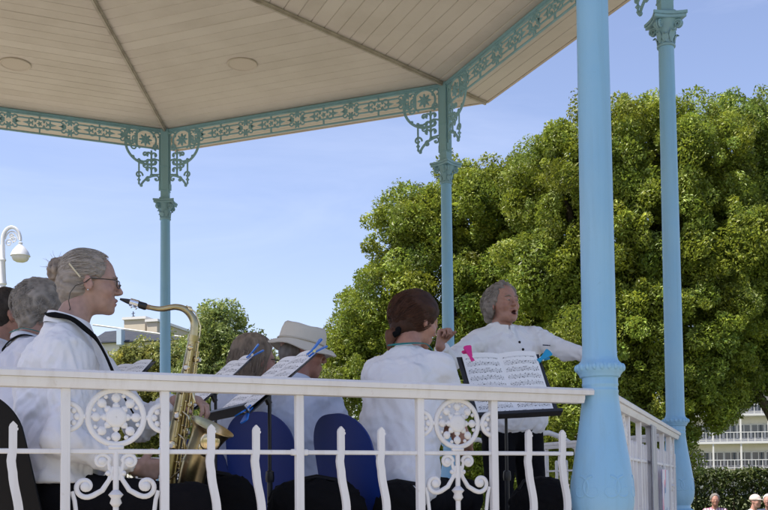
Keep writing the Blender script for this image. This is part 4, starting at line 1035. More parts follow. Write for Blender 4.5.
b = Blob(); scalp(b, H, .012); b.ell(H(-.06, 0, -.01), np.array((.068, .086, .08)), H.R, .02); b.ell(H(-.068, 0, -.065), np.array((.045, .075, .045)), H.R, .02)
plane_cut(b, H, (.80, 0, -.42), .024, .012)
for sg in (-1, 1): b.ell(H(.045, sg*.09, -.015), np.array((.030, .03, .036)), H.R, .01, True); b.ell(H(-.03, sg*.085, -.035), np.array((.034, .018, .05)), H.R, .015)
b.ell(H(.115, 0, .085), np.array((.052, .07, .06)), H.R, .03, True)
obj('hair', hair_mesh(b, H, GREY2, (24, 34, 24), .014, .0055, .55, 23), P7.o)
fly(H, 1000, 0, ell_start(-.035, .01, (.115, .098, .108), lambda p: p[0] < .035 and p[0]*.8-p[2]*.42 < .0, lambda p: (-.6, p[1]*2, -.3)), lambda p: (-.5, 0, -.6), .055, (.27, .24, .21), .0011, 24, P7.o, 1.6, 0, (-.035, .01, (.117, .1, .11)))
for sg in (-1, 1):
    mb = MB(); mb.tube([H(.092, sg*.012, .021), H(.095, sg*.030, .028), H(.083, sg*.050, .022)], [.003, .0042, .002], 6); mb.build('eyebrow', mat('eyebrow_grey', (.22, .17, .14), .8), P7.o)
ne, ch = P7.J['neck'], P7.J['chest']
for t in (.25, .6, .95):
    p = ne*(1-t)+ch*t; i = np.argmin(((P7.sv-(p+(.16, .02, 0)))**2).sum(1)); mb = MB(); mb.ball(P7.sv[i], .0075, 8, 6); mb.build('button', M_BLACKPL, P7.shirt_o, 60)
p = ch+(.2, .085, .09); P7.stroke('pocket_edge', mat('navy_trim', (.03, .035, .07), .8), [p, p+(0, .045, .0), p+(-.03, .085, .005)], .003, .002, .004, P7.shirt_o)
# ---- simple seated listener
def bust(label, hw, heading, skin, hair, m_shirt, floor, group=None, h=.011, cap=None, seed=0):
    p = Person(label, None, None, heading, floor, group, head_world=hw); H = p.head(1.); p.body(skin, h=h, eyes=False); p.shirt(m_shirt, 'short', h=.014, seed=seed); p.trousers(mat('dark_trousers', (.05, .06, .09), .9), h=.02)
    if hair:
        b = Blob(); scalp(b, H, .012); b.ell(H(-.05, 0, -.01), np.array((.064, .072, .075)), H.R, .02); plane_cut(b, H, (.85, 0, -.42), .022, .01); obj('hair', hair_mesh(b, H, hair, (30, 40, 24), .007, .008, .4, 9+seed), p.o)
    if cap:
        b = Blob(); scalp(b, H, .016); b.half(-(H.R @ np.array((0, 0, 1.))), -(H.o[2]+.028), .006); b.ell(H(.11, 0, .035), np.array((.06, .065, .008)), H.R, .01); V, Q = b.net(.009); obj('cap', fast_mesh('cap', V, Q, cap, True), p.o)
    return p

# ------------------------------------------------------------------ saxophone, held by the saxophonist
M_BRASS = mat('lacquered_brass', (.50, .42, .235), .28, 1., noise=(14, .7, (.28, .22, .12)), bump=(60, .08, .001))
M_BRASS2 = mat('key_brass', (.70, .58, .34), .22, 1.); M_CORK = mat('cork', (.35, .22, .12), .8); M_EBON = mat('ebonite', (.012, .012, .013), .25); M_PEARL = mat('pearl', (.7, .68, .66), .25)
SX = thing('saxophone', 'brass tenor saxophone held by the bun-haired player', 'saxophone', P1.root, P1.hd)
L1 = P1.L
def bez(pts, n=24):
    """Catmull-Rom through points"""
    P = [np.array(p, float) for p in pts]; P = [2*P[0]-P[1]]+P+[2*P[-1]-P[-2]]; out = []
    for i in range(1, len(P)-2):
        for t in np.linspace(0, 1, n, endpoint=False):
            a, b_, c, d = P[i-1:i+3]; out.append(.5*((2*b_)+(-a+c)*t+(2*a-5*b_+4*c-d)*t*t+(-a+3*b_-3*c+d)*t**3))
    out.append(P[-2]); return out
tip = L1(120, 299, 3.235); mpe = L1(147, 307, 3.25); dS = 3.27
nkp = bez([L1(143, 306, 3.25), L1(160, 309, 3.255), L1(176, 307, 3.262), L1(187, 311, 3.267), L1(194, 322, dS), L1(193.5, 337, dS)], 10)
mb = MB(); mb.tube(nkp, list(np.linspace(.0075, .0145, len(nkp))), 14); mb.build('neck', M_BRASS, SX, 60)
mb = MB(); dm_ = (mpe-tip)/np.linalg.norm(mpe-tip)
mb.tube([tip, tip+dm_*.02, tip+dm_*.045, tip+dm_*.085, tip+dm_*.09], [.0035, .0075, .0115, .0125, .0105], 12); mp_ = mb.build('mouthpiece', M_EBON, SX, 60)
mb = MB(); mb.tube([tip+dm_*.034, tip+dm_*.062], [.0135, .0142], 12)
for t in (.040, .056): mb.tube([tip+dm_*t+np.array((0, -.012, -.014)), tip+dm_*t+np.array((0, .012, -.014))], .0035, 6)
mb.build('ligature', M_SILVER, mp_, 60)
mb = MB(); mb.tube([nkp[0], nkp[4]], [.0088, .0088], 12); mb.build('neck_cork', M_CORK, SX, 60)
top, low = L1(193.5, 337, dS), L1(168, 478, 3.30)
bodyp = [top+(low-top)*t for t in np.linspace(0, 1, 12)]
mb = MB(); mb.tube(bodyp, list(np.linspace(.0155, .030, 12)), 18); mb.tube([top-(low-top)*.012, top+(low-top)*.03], [.0195, .0195], 16); mb.build('body_tube', M_BRASS, SX, 60)
bw = bez([low, L1(167, 494, 3.30), L1(173, 505, 3.29), L1(183, 503, 3.275), L1(189, 490, 3.26), L1(194, 470, 3.245), L1(201, 450, 3.23)], 8)
mb = MB(); mb.tube(bw, list(np.linspace(.030, .048, len(bw))), 20); mb.build('bow', M_BRASS, SX, 60)
b0 = bw[-1]; b1 = L1(212, 427, 3.215); bd = (b1-b0)/np.linalg.norm(b1-b0); Lb = np.linalg.norm(b1-b0)
q_ = Vector(bd).to_track_quat('Z', 'Y').to_matrix()
mb = MB(); pf = [(.048, -.004), (.050, .25*Lb), (.0535, .5*Lb), (.060, .75*Lb), (.068, .92*Lb), (.0755, Lb), (.0770, Lb+.001), (.0765, Lb+.0035), (.074, Lb+.002), (.066, .9*Lb), (.056, .7*Lb), (.050, .45*Lb), (.045, .1*Lb), (.043, -.05)]
mb.lathe(pf, 32, b0, q_, cap=False); mb.build('bell', M_BRASS, SX, 60)
ax_ = (low-top)/np.linalg.norm(low-top); side_ = np.array((0, -1., 0)); side_ -= ax_*(side_ @ ax_); side_ /= np.linalg.norm(side_); fr_ = np.cross(side_, ax_)
def keycup(p, nrm, r):
    q = Vector(nrm).to_track_quat('Z', 'Y').to_matrix(); mb = MB()
    mb.lathe([(r*.95, -.006), (r, -.002), (r, .002), (r*.86, .006), (r*.3, .0085), (.001, .0088)], 16, p, q); return mb
Lbody = np.linalg.norm(low-top)
for i, t in enumerate((.08, .15, .22, .30, .38, .47, .56, .66, .77, .89)):
    r = .0155+.0145*t; p = top+ax_*Lbody*t; nn_ = side_*(.55 if i % 2 else .8)+fr_*(.85 if i % 2 else -.35); nn_ /= np.linalg.norm(nn_)
    kc = keycup(p+nn_*(r+.008), nn_, .010+.011*t).build('key_cup', M_BRASS2, SX, 50)
    if i in (1, 2, 3, 6, 7, 8): mb = MB(); mb.lathe([(.0065, 0), (.007, .003), (.001, .004)], 10, p+nn_*(r+.018), Vector(nn_).to_track_quat('Z', 'Y').to_matrix()); mb.build('pearl', M_PEARL, kc, 50)
mb = MB()
for o1, o2, t0, t1 in ((.8, .5, .03, .92), (.95, -.2, .06, .70), (.6, .8, .10, .98), (.3, 1.0, .2, .6), (.9, .25, .45, .96)):
    v = side_*o1+fr_*o2; v /= np.linalg.norm(v); a = top+ax_*Lbody*t0+v*.028; c = top+ax_*Lbody*t1+v*.044
    mb.tube([a, c], .0026, 6)
    for t in np.linspace(0, 1, 7):
        p = a+(c-a)*t; mb.ball(p, .0046, 6, 5); mb.tube([p, p-v*.02], .002, 5)
mb.build('key_rods', M_BRASS2, SX, 60)
mb = MB()
for i, t in enumerate((.35, .52, .68)): mb.tube([top+ax_*Lbody*t+side_*.03, top+ax_*Lbody*(t+.03)+side_*.05+fr_*.02, top+ax_*Lbody*(t+.10)+side_*.046+fr_*.03], [.003, .004, .006], 6)
mb.tube([low+side_*.03, b0+side_*.045, b0+(b1-b0)*.3+side_*.062], .0035, 6); mb.build('side_levers', M_BRASS2, SX, 60)
for t, r in ((.15, .030), (.42, .034)):
    keycup(b0+(b1-b0)*t+side_*.060, side_, r).build('bell_key', M_BRASS2, SX, 50)
mb = MB(); mb.tube([nkp[-1]+fr_*.02, nkp[-6]+np.array((.022, 0, .01)), nkp[-14]+np.array((.01, 0, .020)), nkp[-22]+np.array((0, 0, .016))], .0028, 6); mb.build('octave_key', M_BRASS2, SX, 60)
for p in (nkp[-18],): keycup(p+np.array((0, 0, .016)), (0, 0, 1), .009).build('key_cup', M_BRASS2, SX, 50)

# ------------------------------------------------------------------ chairs
def chair_meshes(m, sc=1.):
    """moulded shell chair; origin under the seat centre, sitter faces +x"""
    prof = []                                    # (x, z) from the front lip back and up
    for t in np.linspace(0, 1, 9): prof.append((.21-.36*t, .44+.018*(1-math.cos(t*PI))*-.6 - (.02*(1-t)**6 if t < .3 else 0)))
    for t in np.linspace(0, 1, 6)[1:]: a = t*1.32; prof.append((-.15-.055*math.sin(a), .419+.055*(1-math.cos(a))))
    x0, z0_ = prof[-1]
    for t in list(np.linspace(0, .7, 8)[1:])+list(1-.3*(1-np.linspace(0, 1, 12)[1:])**1.8): prof.append((x0-.085*t, z0_+.375*t))
    n = len(prof); nw = 13; vs = []; fs = []
    L = np.cumsum([0]+[math.dist(prof[i], prof[i+1]) for i in range(n-1)]); T = L[-1]
    for side in (0, 1):
        for i in range(n):
            x, z = prof[i]; s = L[i]/T; hw = .205 if s < .5 else .205-.07*(s-.5)
            if i == 0: hw -= .035
            if i == 1: hw -= .012
            d = T-L[i]
            if d < .13: hw -= .145*(1-math.sqrt(max(0, 1-((.13-d)/.13)**2)))
            a = prof[max(i-1, 0)]; b_ = prof[min(i+1, n-1)]; tx, tz = b_[0]-a[0], b_[1]-a[1]; l = math.hypot(tx, tz); nx, nz = tz/l, -tx/l     # towards sitter
            for j in range(nw):
                y = (j/(nw-1)*2-1)*hw; c = (y/.215)**2*(.022 if i < 9 else .03); off = c-(.006 if side else 0)
                vs.append((x+nx*off, y, z+nz*off))
    o = n*nw
    for i in range(n-1):
        for j in range(nw-1):
            q = (i*nw+j, i*nw+j+1, (i+1)*nw+j+1, (i+1)*nw+j); fs += [q, tuple(k+o for k in q[::-1])]
    for i in range(n-1):
        for j, fl in ((0, 1), (nw-1, 0)):
            q = (i*nw+j, (i+1)*nw+j, (i+1)*nw+j+o, i*nw+j+o); fs.append(q if fl else q[::-1])
    for i in (0, n-1):
        for j in range(nw-1): fs.append((i*nw+j, i*nw+j+o, i*nw+j+1+o, i*nw+j+1))
    mb = MB(); mb.add(vs, fs); shell = mb.mesh('seat_shell', m, 50)
    legs = []
    for sx in (1, -1):
        for sy in (1, -1):
            mb = MB(); mb.tube([(sx*.10-.02, sy*.17, .415), (sx*.15-.02, sy*.185, .39), (sx*.225-.02, sy*.215, .0)], .0105, 8); legs.append(mb.mesh('leg', M_BLACK, 60))
    mb = MB()
    for sx in (1, -1): mb.tube([(sx*.10-.02, -.17, .415), (sx*.10-.02, .17, .415)], .009, 8)
    return shell, legs, mb.mesh('under_frame', M_BLACK, 60)
CH_BLUE = chair_meshes(M_BLUEPL); CH_BLACK = chair_meshes(M_BLACKPL)
def chair(p, meshes, label, dx=-.02, sitter=None, drz=0, group=None, zs=1.):
    loc = sitter.root+sitter.fw*(sitter.J['pelvis'][0]+.03+dx) if sitter is not None else p
    c = thing('chair', label, 'chair', loc, (sitter.hd if sitter is not None else 0)+R_(drz), group); c.scale = (1, 1, zs)
    obj('seat_shell', meshes[0], c); obj('under_frame', meshes[2], c)
    for l in meshes[1]: obj('leg', l, c)
    return c
chair(None, CH_BLACK, 'black moulded chair under the saxophonist with the bun', -.075, P1, 42, zs=1.05)
chair(None, CH_BLACK, 'black moulded chair under the musician with tousled grey hair', -.02, P2)
chair(None, CH_BLACK, 'black moulded chair under the dark-haired man', -.02, P3)
chair(None, CH_BLUE, 'blue moulded chair under the musician with the bob', -.02, P4, zs=.98)
chair(None, CH_BLUE, 'blue moulded chair under the musician in the sun hat', -.02, P5, 2, zs=1.09)
chair(None, CH_BLUE, 'blue moulded chair under the woman with the ponytail', -.04, P6, -22, zs=1.03)

# ------------------------------------------------------------------ music stands, sheets, clips
def music_mat(seed):
    m = bpy.data.materials.new('printed_music'); m.use_nodes = True; n = m.node_tree; b = n.nodes['Principled BSDF']; b.inputs['Roughness'].default_value = .7
    uv = n.nodes.new('ShaderNodeUVMap'); sp = n.nodes.new('ShaderNodeSeparateXYZ'); n.links.new(uv.outputs[0], sp.inputs[0])
    def M(op, a, b_=None, c=None):
        x = n.nodes.new('ShaderNodeMath'); x.operation = op
        for i, v in enumerate((a, b_, c)):
            if v is None: continue
            if isinstance(v, (int, float)): x.inputs[i].default_value = v
            else: n.links.new(v, x.inputs[i])
        return x.outputs[0]
    v = M('MULTIPLY', sp.outputs[1], 9.0); t = M('FRACT', v); u = sp.outputs[0]
    instaff = M('MULTIPLY', M('GREATER_THAN', t, .22), M('LESS_THAN', t, .70))
    line = M('MULTIPLY', M('LESS_THAN', M('FRACT', M('MULTIPLY', M('SUBTRACT', t, .22), 10.4)), .24), instaff)
    mg_ = M('MULTIPLY', M('MULTIPLY', M('GREATER_THAN', u, .06), M('LESS_THAN', u, .94)), M('MULTIPLY', M('GREATER_THAN', sp.outputs[1], .04), M('LESS_THAN', sp.outputs[1], .93)))
    vo = n.nodes.new('ShaderNodeTexNoise'); vo.inputs['Scale'].default_value = 1; vo.inputs['Detail'].default_value = 2; cm = n.nodes.new('ShaderNodeCombineXYZ')
    n.links.new(M('MULTIPLY', u, 26.), cm.inputs[0]); n.links.new(M('MULTIPLY', sp.outputs[1], 62.), cm.inputs[1]); cm.inputs[2].default_value = seed*3.7; n.links.new(cm.outputs[0], vo.inputs[0])
    wide = M('MULTIPLY', M('GREATER_THAN', t, .12), M('LESS_THAN', t, .82))
    notes = M('MULTIPLY', M('GREATER_THAN', vo.outputs[0], .61), wide)
    ink = M('MULTIPLY', M('MAXIMUM', M('MULTIPLY', line, .8), notes), mg_)
    mx = n.nodes.new('ShaderNodeMix'); mx.data_type = 'RGBA'; n.links.new(ink, mx.inputs[0]); mx.inputs[6].default_value = (.88, .88, .88, 1); mx.inputs[7].default_value = (.04, .04, .05, 1)
    n.links.new(mx.outputs[2], b.inputs['Base Color']); return m
def page_mesh(w_, h_, m, bend=.012, x0=0., n=8, th=.0012, seed=0):
    """page in the desk's (x across, z up the desk) plane, y towards the reader; spine at x0 when w_>0"""
    vs = []; fs = []; uvs = []
    for k in range(2):
        for j in range(n+1):
            for i in range(n+1):
                a, c = i/n, j/n; y = .004+bend*math.sin(a*PI)*(.6+.4*c)+.006*a*math.sin(c*3+seed)-th*k
                vs.append((x0+w_*a, y, h_*c)); uvs.append((a if w_ > 0 else 1-a, c))
    o = (n+1)**2
    for j in range(n):
        for i in range(n):
            q = (j*(n+1)+i, j*(n+1)+i+1, (j+1)*(n+1)+i+1, (j+1)*(n+1)+i); fs += [q, tuple(k+o for k in q[::-1])]
    me = bpy.data.meshes.new('page'); me.from_pydata(vs, [], fs); uvl = me.uv_layers.new(name='UVMap')
    for l in me.loops: uvl.data[l.index].uv = uvs[l.vertex_index]
    me.materials.append(m); me.polygons.foreach_set('use_smooth', [True]*len(me.polygons)); return me
def clip(M, color, x, z, label, rot=0., sc=1.):
    o = thing('clip', label, 'clip'); o.matrix_world = M @ Matrix.Translation((x, .008, z)) @ Matrix.Rotation(rot, 4, 'Y') @ Matrix.Scale(sc, 4)
    for sy in (-1, 1):
        mb = MB(); pr = [(-.009, -.028), (.009, -.028), (.008, -.004), (.013, .02), (.020, .045), (.016, .05), (.0, .052), (-.016, .05), (-.020, .045), (-.013, .02), (-.008, -.004)]
        mb.prism(pr, 0, .005, lambda a, b_, t: (a, sy*(.003+t+.22*max(0, b_+.0)), b_)); mb.build('jaw', color, o, 0)
    mb = MB(); mb.tube([(-.011, 0, .0), (.011, 0, .0)], .006, 8); mb.build('spring', M_SILVER, o)
    return o
def stand(foot_d, desk_px, heading, tilt, label, sheet_label, seed, dw=.46, dh=.30, pages=((-.215, .30), (.215, .30)), clips=(), zfloor=FL, px_depth=None, roll=0., lift=.0):
    """desk_px: pixel of the desk centre at depth foot_d; heading: way the reader looks (deg, 0 = picture right)"""
    c = at(*desk_px, foot_d); hd = YAW-PI/2+R_(heading); fw = np.array([math.cos(hd), math.sin(hd), 0])
    base = c+fw*.03; st = thing('music_stand', label, 'music stand', (base[0], base[1], zfloor), hd)
    zc = c[2]-zfloor
    # desk local: x across (to reader's right), y towards the reader, z up the desk
    Md = Matrix.Translation((-.03, 0, zc)) @ Matrix.Rotation(R_(tilt), 4, 'Y') @ Matrix(((0, -1, 0, 0), (-1, 0, 0, 0), (0, 0, 1, 0), (0, 0, 0, 1))) @ Matrix.Rotation(R_(roll), 4, 'Y') @ Matrix.Translation((0, 0, -dh/2))
    mb = MB(); mb.box((0, -.003, dh/2), (dw, .003, dh), bev=.001); mb.box((0, .016, -.003), (dw, .036, .003)); mb.box((0, .034, .004), (dw, .003, .014))
    dk = mb.build('desk', M_BLACK, st, 0); dk.matrix_local = Md
    mb = MB(); mb.tube([(0, 0, .42), (0, 0, zc-.02)], .007, 8); mb.tube([(0, 0, .25), (0, 0, .62)], .0105, 10); mb.lathe([(.016, .60), (.018, .615), (.016, .64), (.008, .645)], 10); mb.tube([(0, 0, zc-.06), (-.02, 0, zc-.02)], .012, 8); mb.build('pole', M_BLACK, st)
    for k in range(3):
        a = 2*PI*k/3+.5; mb = MB(); mb.tube([(.012*math.cos(a), .012*math.sin(a), .46), (.13*math.cos(a), .13*math.sin(a), .24), (.27*math.cos(a), .27*math.sin(a), .01)], .006, 6); mb.tube([(0, 0, .25), (.13*math.cos(a), .13*math.sin(a), .24)], .004, 6); mb.build('leg', M_BLACK, st)
    Mw = Matrix.Translation((base[0], base[1], zfloor)) @ Matrix.Rotation(hd, 4, 'Z') @ Md
    sh = thing('sheet_music', sheet_label, 'sheet music'); sh.matrix_world = Mw @ Matrix.Translation((0, .0015, lift))
    mm = music_mat(seed)
    for i, (w_, h_) in enumerate(pages): obj('page', page_mesh(w_, h_, mm, .012, 0., 8, seed=seed+i), sh)
    for (col, x, z, lb, rt) in clips: clip(Mw, col, x, z, lb, rt)
    return st, Mw
stand(3.70, (262, 388), 28, 49, 'black music stand holding the largest sheets, beside the sun-hatted musician', 'open white sheet music clipped with two blue clips, beside the sun hat', 1, .44, .34, ((-.20, .36), (.20, .36)),
      [(M_CLIPBLUE, .19, .35, 'bright blue clip at the top of the sheets, against the sun hat', .2), (M_CLIPBLUE, .20, .0, 'bright blue clip at the bottom of the sheets beside the stand pole', 2.6)])
stand(4.35, (209, 388), 27, 48, 'black music stand between the saxophone and the musician with the bob', 'white sheet music on the stand right behind the saxophone', 2, .44, .34, ((-.20, .36), (.20, .36)),
      [(M_CLIPBLUE, .19, .36, 'blue clip on the sheets right behind the saxophone', .3)])
stand(4.7, (112, 386), 44, 46, 'black music stand behind the saxophonist, mostly hidden by her shirt', 'corner of white sheet music in front of the saxophonist\'s chest', 3, .42, .32, ((-.19, .32), (.19, .32)))
stand(4.30, (508, 385.5), 104, 30, 'black music stand in front of the conductor with pink and blue clips', 'open double page of music in front of the conductor', 4, .40, .335, ((-.178, .34), (.178, .34)),
      [(M_CLIPPINK, -.14, .325, 'bright pink clip on the conductor\'s double page', -.15), (mat('turquoise_clip_plastic', (.01, .30, .55), .35), .20, .30, 'turquoise clip on the conductor\'s double page', 1.0)], roll=-4)

# ------------------------------------------------------------------ black bags standing inside the railing
def bag(name, px0, px1, ytop, d, thick, label, seed, cat='bag', slump=.03):
    a = at(px0, ytop, d); c = at(px1, ytop, d); ztop = a[2]-FL; L = np.linalg.norm((c-a)[:2]); ctr = (a+c)/2; hd = math.atan2((c-a)[1], (c-a)[0])
    o = thing(name, label, cat, (ctr[0], ctr[1], FL), hd); b = Blob(); r = thick/2
    for t in np.linspace(-.5, .5, 5):
        z1 = ztop-r*.8-slump*(abs(math.sin(t*5+seed))); b.cap((t*(L-2*r), 0, r+.002), (t*(L-2*r), 0, z1), r, r*.8, .05)
    b.half((0, 0, -1), -.003, .004); V, Q = b.net(.013); V = folds(V, Q, .012, (5, 7, 6), seed); V[:, 2] = np.maximum(V[:, 2], .002)
    obj('bag_body', fast_mesh('bag_body', V, Q, M_BLACKCLOTH, True), o)
    mb = MB(); mb.tube([(-.09, -r*.2, ztop-.04), (-.07, -r*.2, ztop-.005), (0, -r*.2, ztop+.008), (.07, -r*.2, ztop-.005), (.09, -r*.2, ztop-.04)], .009, 8, flat=.5); mb.build('handle', M_BLACKPL, o)
    mb = MB(); mb.tube([(x, -r*.98, ztop*.62+.015*math.sin(x*9+seed)) for x in np.linspace(-L*.42, L*.42, 12)], .004, 6); mb.build('zip', M_SILVER, o)
    return o
bag('instrument_bag', 158, 262, 474, 3.50, .20, 'black soft instrument bag on the floor below the saxophone bell', 1)
bag('instrument_bag', 262, 372, 479, 3.62, .22, 'long black instrument bag on the floor in front of the hat-wearer\'s blue chair', 2)
bag('instrument_bag', 372, 422, 483, 3.72, .18, 'small black instrument bag beside the ponytailed woman\'s blue chair', 3)
bag('instrument_bag', 505, 575, 480, 4.0, .24, 'black bag on the floor next to the thick blue column base', 4)

# ------------------------------------------------------------------ street lamp
def lamp():
    dd = 17.; b_ = at(1.0, 470, dd); lp = thing('street_lamp', 'silver-white crook street lamp with hanging bell lantern', 'street lamp', (b_[0], b_[1], 0), YAW-PI/2); k = dd/FPX
    zt = lambda py: at(5, py, dd)[2]
    ml = mat('lamp_paint', (.62, .64, .66), .4, noise=(6, .4, (.5, .5, .5)))
    mb = MB(); mb.lathe([(.16, 0), (.16, .5), (.11, .6), (.09, 1.1), (.10, 1.15), (.065, 1.25), (.055, zt(285)), (.075, zt(284)), (.06, zt(280)), (.045, zt(262)), (.06, zt(260)), (.045, zt(258)), (.04, zt(245))], 16); mb.build('pole', ml, lp)
    hook = [(0, 0, zt(246))]+[(.155-.155*math.cos(t), 0, zt(240)+.225*math.sin(t)) for t in np.linspace(0, PI*1.02, 22)]
    mb = MB(); mb.tube(hook, list(np.linspace(.034, .026, len(hook))), 8); 
    ih = [(.155-.115*math.cos(t), 0, zt(241)+.17*math.sin(t)) for t in np.linspace(.2, PI*.95, 16)]; mb.tube(ih, .014, 6)
    for cx, cz, r, s in ((.11, 243, .07, 1), (.19, 240, .055, -1), (.15, 236, .04, 1)):
        mb.tube([(cx+s*r*(1-.8*t)*math.cos(t*9), 0, zt(cz)+r*(1-.8*t)*math.sin(t*9)) for t in np.linspace(0, 1, 26)], .013, 6)
    mb.build('crook', ml, lp)
    cx = .31; zl = zt(243)
    mb = MB(); mb.lathe([(.012, .02), (.04, -.0), (.03, -.03), (.075, -.07), (.135, -.15), (.165, -.22), (.170, -.235), (.150, -.24), (.12, -.18)], 20, (cx, 0, zl), cap=False); hood = mb.build('lantern_hood', ml, lp)
    mgl = mat('lamp_glass', (.55, .55, .54), .15)
    mb = MB(); mb.lathe([(.150, -.235), (.145, -.275), (.12, -.315), (.07, -.34), (.001, -.348)], 20, (cx, 0, zl), cap=False); mb.build('lantern_glass', mgl, lp)
lamp()

# ------------------------------------------------------------------ trees
def leaf_mat(name): return mat(name, (.1, .14, .03), .45, attr='Col', trans=.38, spec=.4)
M_LEAF = leaf_mat('leaves'); M_BARK = mat('bark', (.10, .075, .055), .9, noise=(8, .7, (.05, .04, .03)), bump=(25, .8, .03))
def leaf_cloud(centers, radii, per, size, g, base, var=.35, aspect=.46):
    """leaves on irregular sprays round the clump centres; returns verts, quads, colours"""
    nc = len(centers); cnt = np.maximum(1, (per*np.clip(radii/np.median(radii), .3, 2.2)**1.7)).astype(int) if per > 1 else np.ones(nc, int)
    ci = np.repeat(np.arange(nc), cnt); n = len(ci)
    A = g.normal(size=(nc, 3, 3)); A = np.linalg.qr(A)[0]*np.stack([g.uniform(.95, 1.3, nc), g.uniform(.75, 1.05, nc), g.uniform(.6, .9, nc)], 1)[:, None, :]
    d = g.normal(size=(n, 3)); d /= np.linalg.norm(d, axis=1)[:, None]
    rad = g.uniform(.2, 1., n)**.42; off = np.einsum('nij,nj->ni', A[ci], d)*(radii[ci]*rad)[:, None]
    P = centers[ci]+off
    nrm = d*.8+g.normal(size=(n, 3))*.5+SUN_DIR*.35; nrm /= np.linalg.norm(nrm, axis=1)[:, None]
    t = g.normal(size=(n, 3)); t -= nrm*(t*nrm).sum(1)[:, None]; t /= np.linalg.norm(t, axis=1)[:, None]; b_ = np.cross(nrm, t)
    L = (size*g.lognormal(0, .28, n)*g.uniform(.85, 1.2, nc)[ci])[:, None]; W = L*aspect*g.uniform(.75, 1.25, n)[:, None]
    V = np.stack([P-t*L*.5, P+b_*W*.5+nrm*L*.08, P+t*L*.5, P-b_*W*.5+nrm*L*.08], 1).reshape(-1, 3)
    Q = np.arange(n*4).reshape(-1, 4)
    cv = (1+var*g.normal(size=nc)*.5)[ci]*(1+var*g.normal(size=n)*.6); hue = g.normal(size=n)*.07+(g.normal(size=nc)*.07)[ci]
    col = np.array(base)[None]*np.clip(cv, .3, 2)[:, None]*np.stack([1+hue, 1+hue*.25, 1-hue], 1)
    return V, Q, np.repeat(np.clip(col, .005, .6), 4, 0)
def limb(mb, a, b_, r0, r1, g, n=7, wob=.10):
    a = np.array(a, float); b_ = np.array(b_, float); L = np.linalg.norm(b_-a); pts = []
    off = g.normal(size=(n, 3))*wob*L*.35
    for i in range(n):
        t = i/(n-1); pts.append(a+(b_-a)*t+off[i]*math.sin(t*PI)+np.array((0, 0, .12*L*math.sin(t*PI))))
    mb.tube(pts, list(np.linspace(r0, r1, n)), 7)
def tree(name, label, foot, lumps, clumps, per, cr, size, base, seed, trunk_r=.35, lat=8, group=None, dens=1., inner=.25, var=.35, hgt_first=.25):
    """lumps: world-space (centre, radius)"""
    g = np.random.default_rng(seed); tr = thing(name, label, 'tree', (foot[0], foot[1], 0), 0, group); f = np.array((foot[0], foot[1], 0.))
    C = np.array([l[0] for l in lumps]); Rr = np.array([l[1] for l in lumps]); wts = Rr**2/np.sum(Rr**2); cc = []; 
    while len(cc) < clumps:
        i = g.choice(len(lumps), p=wts); d = g.normal(size=3); d /= np.linalg.norm(d); q = g.uniform(.3, .75) if g.random() < inner else g.uniform(.80, 1.0)+.07*max(0, g.normal())
        p = C[i]+d*Rr[i]*q*np.array((1, 1, .95))
        if p[2] < .7: continue
        dist = np.linalg.norm(p-C, axis=1)/Rr
        if q > .78 and (dist < .72).sum() > 0 and g.random() < .8: continue
        cc.append(p)
    cc = np.array(cc); rd = cr*g.lognormal(-.05, .42, len(cc))
    V, Q, col = leaf_cloud(cc-f, rd, per, size, g, base, var)
    obj('crown', fast_mesh('crown', V, Q, M_LEAF, False, col), tr)
    mb = MB(); top = C.mean(0)-f; fork = np.array((top[0]*.25, top[1]*.25, max(1.6, top[2]*hgt_first)))
    mb.tube([(0, 0, -.05), (0.02, 0, .25), fork*.5+np.array((.05, 0, 0)), fork], [trunk_r*1.45, trunk_r*1.05, trunk_r*.9, trunk_r*.85], 12)
    for i in range(len(lumps)):
        e = C[i]-f; limb(mb, fork, e, trunk_r*.55, trunk_r*.16, g)
        near = np.argsort(np.linalg.norm(cc-C[i], axis=1))[:lat]
        for j in near[::2]: limb(mb, e, cc[j]-f, trunk_r*.15, .015, g, 5)
    mb.build('trunk', M_BARK, tr, 60); return tr
def lumps_px(L, d): return [(at(x, y, d+(dz if len(r) else 0)), rr*d/FPX) for (x, y, rr, *r) in L for dz in [r[0] if r else 0]]
OAK = (.19, .238, .032)
T1 = [(380, 312, 44), (372, 372, 44), (412, 252, 50), (456, 216, 52), (452, 310, 64), (502, 208, 46), (366, 338, 30), (430, 222, 36), (530, 200, 40), (512, 290, 70), (440, 400, 70), (510, 375, 70), (560, 330, 60), (455, 460, 55), (520, 455, 55)]
ft = at(520, 470, 27); tree('oak_tree', 'broad evergreen oak directly behind the conductor and the ponytailed woman', ft, lumps_px(T1, 27), 1500, 250, .31, .085, OAK, 11, .38)
T2 = [(558, 190, 52), (600, 166, 60), (650, 158, 58), (585, 250, 66), (640, 235, 74), (690, 165, 62), (700, 250, 74), (610, 340, 76), (680, 340, 76), (590, 420, 60), (655, 420, 62), (550, 268, 46), (698, 392, 42)]
ft = at(628, 470, 24); tree('oak_tree', 'tallest evergreen oak with dense rounded crown, behind the thick blue column', ft, lumps_px(T2, 24), 1800, 250, .275, .078, OAK, 12, .42)
T3 = [(735, 150, 58), (790, 165, 66), (765, 235, 66), (840, 230, 80), (745, 330, 50), (800, 320, 74), (738, 380, 30), (850, 330, 80)]
ft = at(815, 470, 25.5); tree('oak_tree', 'evergreen oak beside the white building, its low branches hanging over the hedge', ft, lumps_px(T3, 25.5), 1350, 240, .285, .082, (.15, .21, .034), 13, .36)
T4 = [(205, 345, 22), (222, 330, 24), (235, 350, 20), (212, 375, 26), (228, 395, 30), (245, 380, 22), (222, 314, 10), (192, 380, 20), (200, 410, 28), (222, 432, 28), (252, 428, 26)]
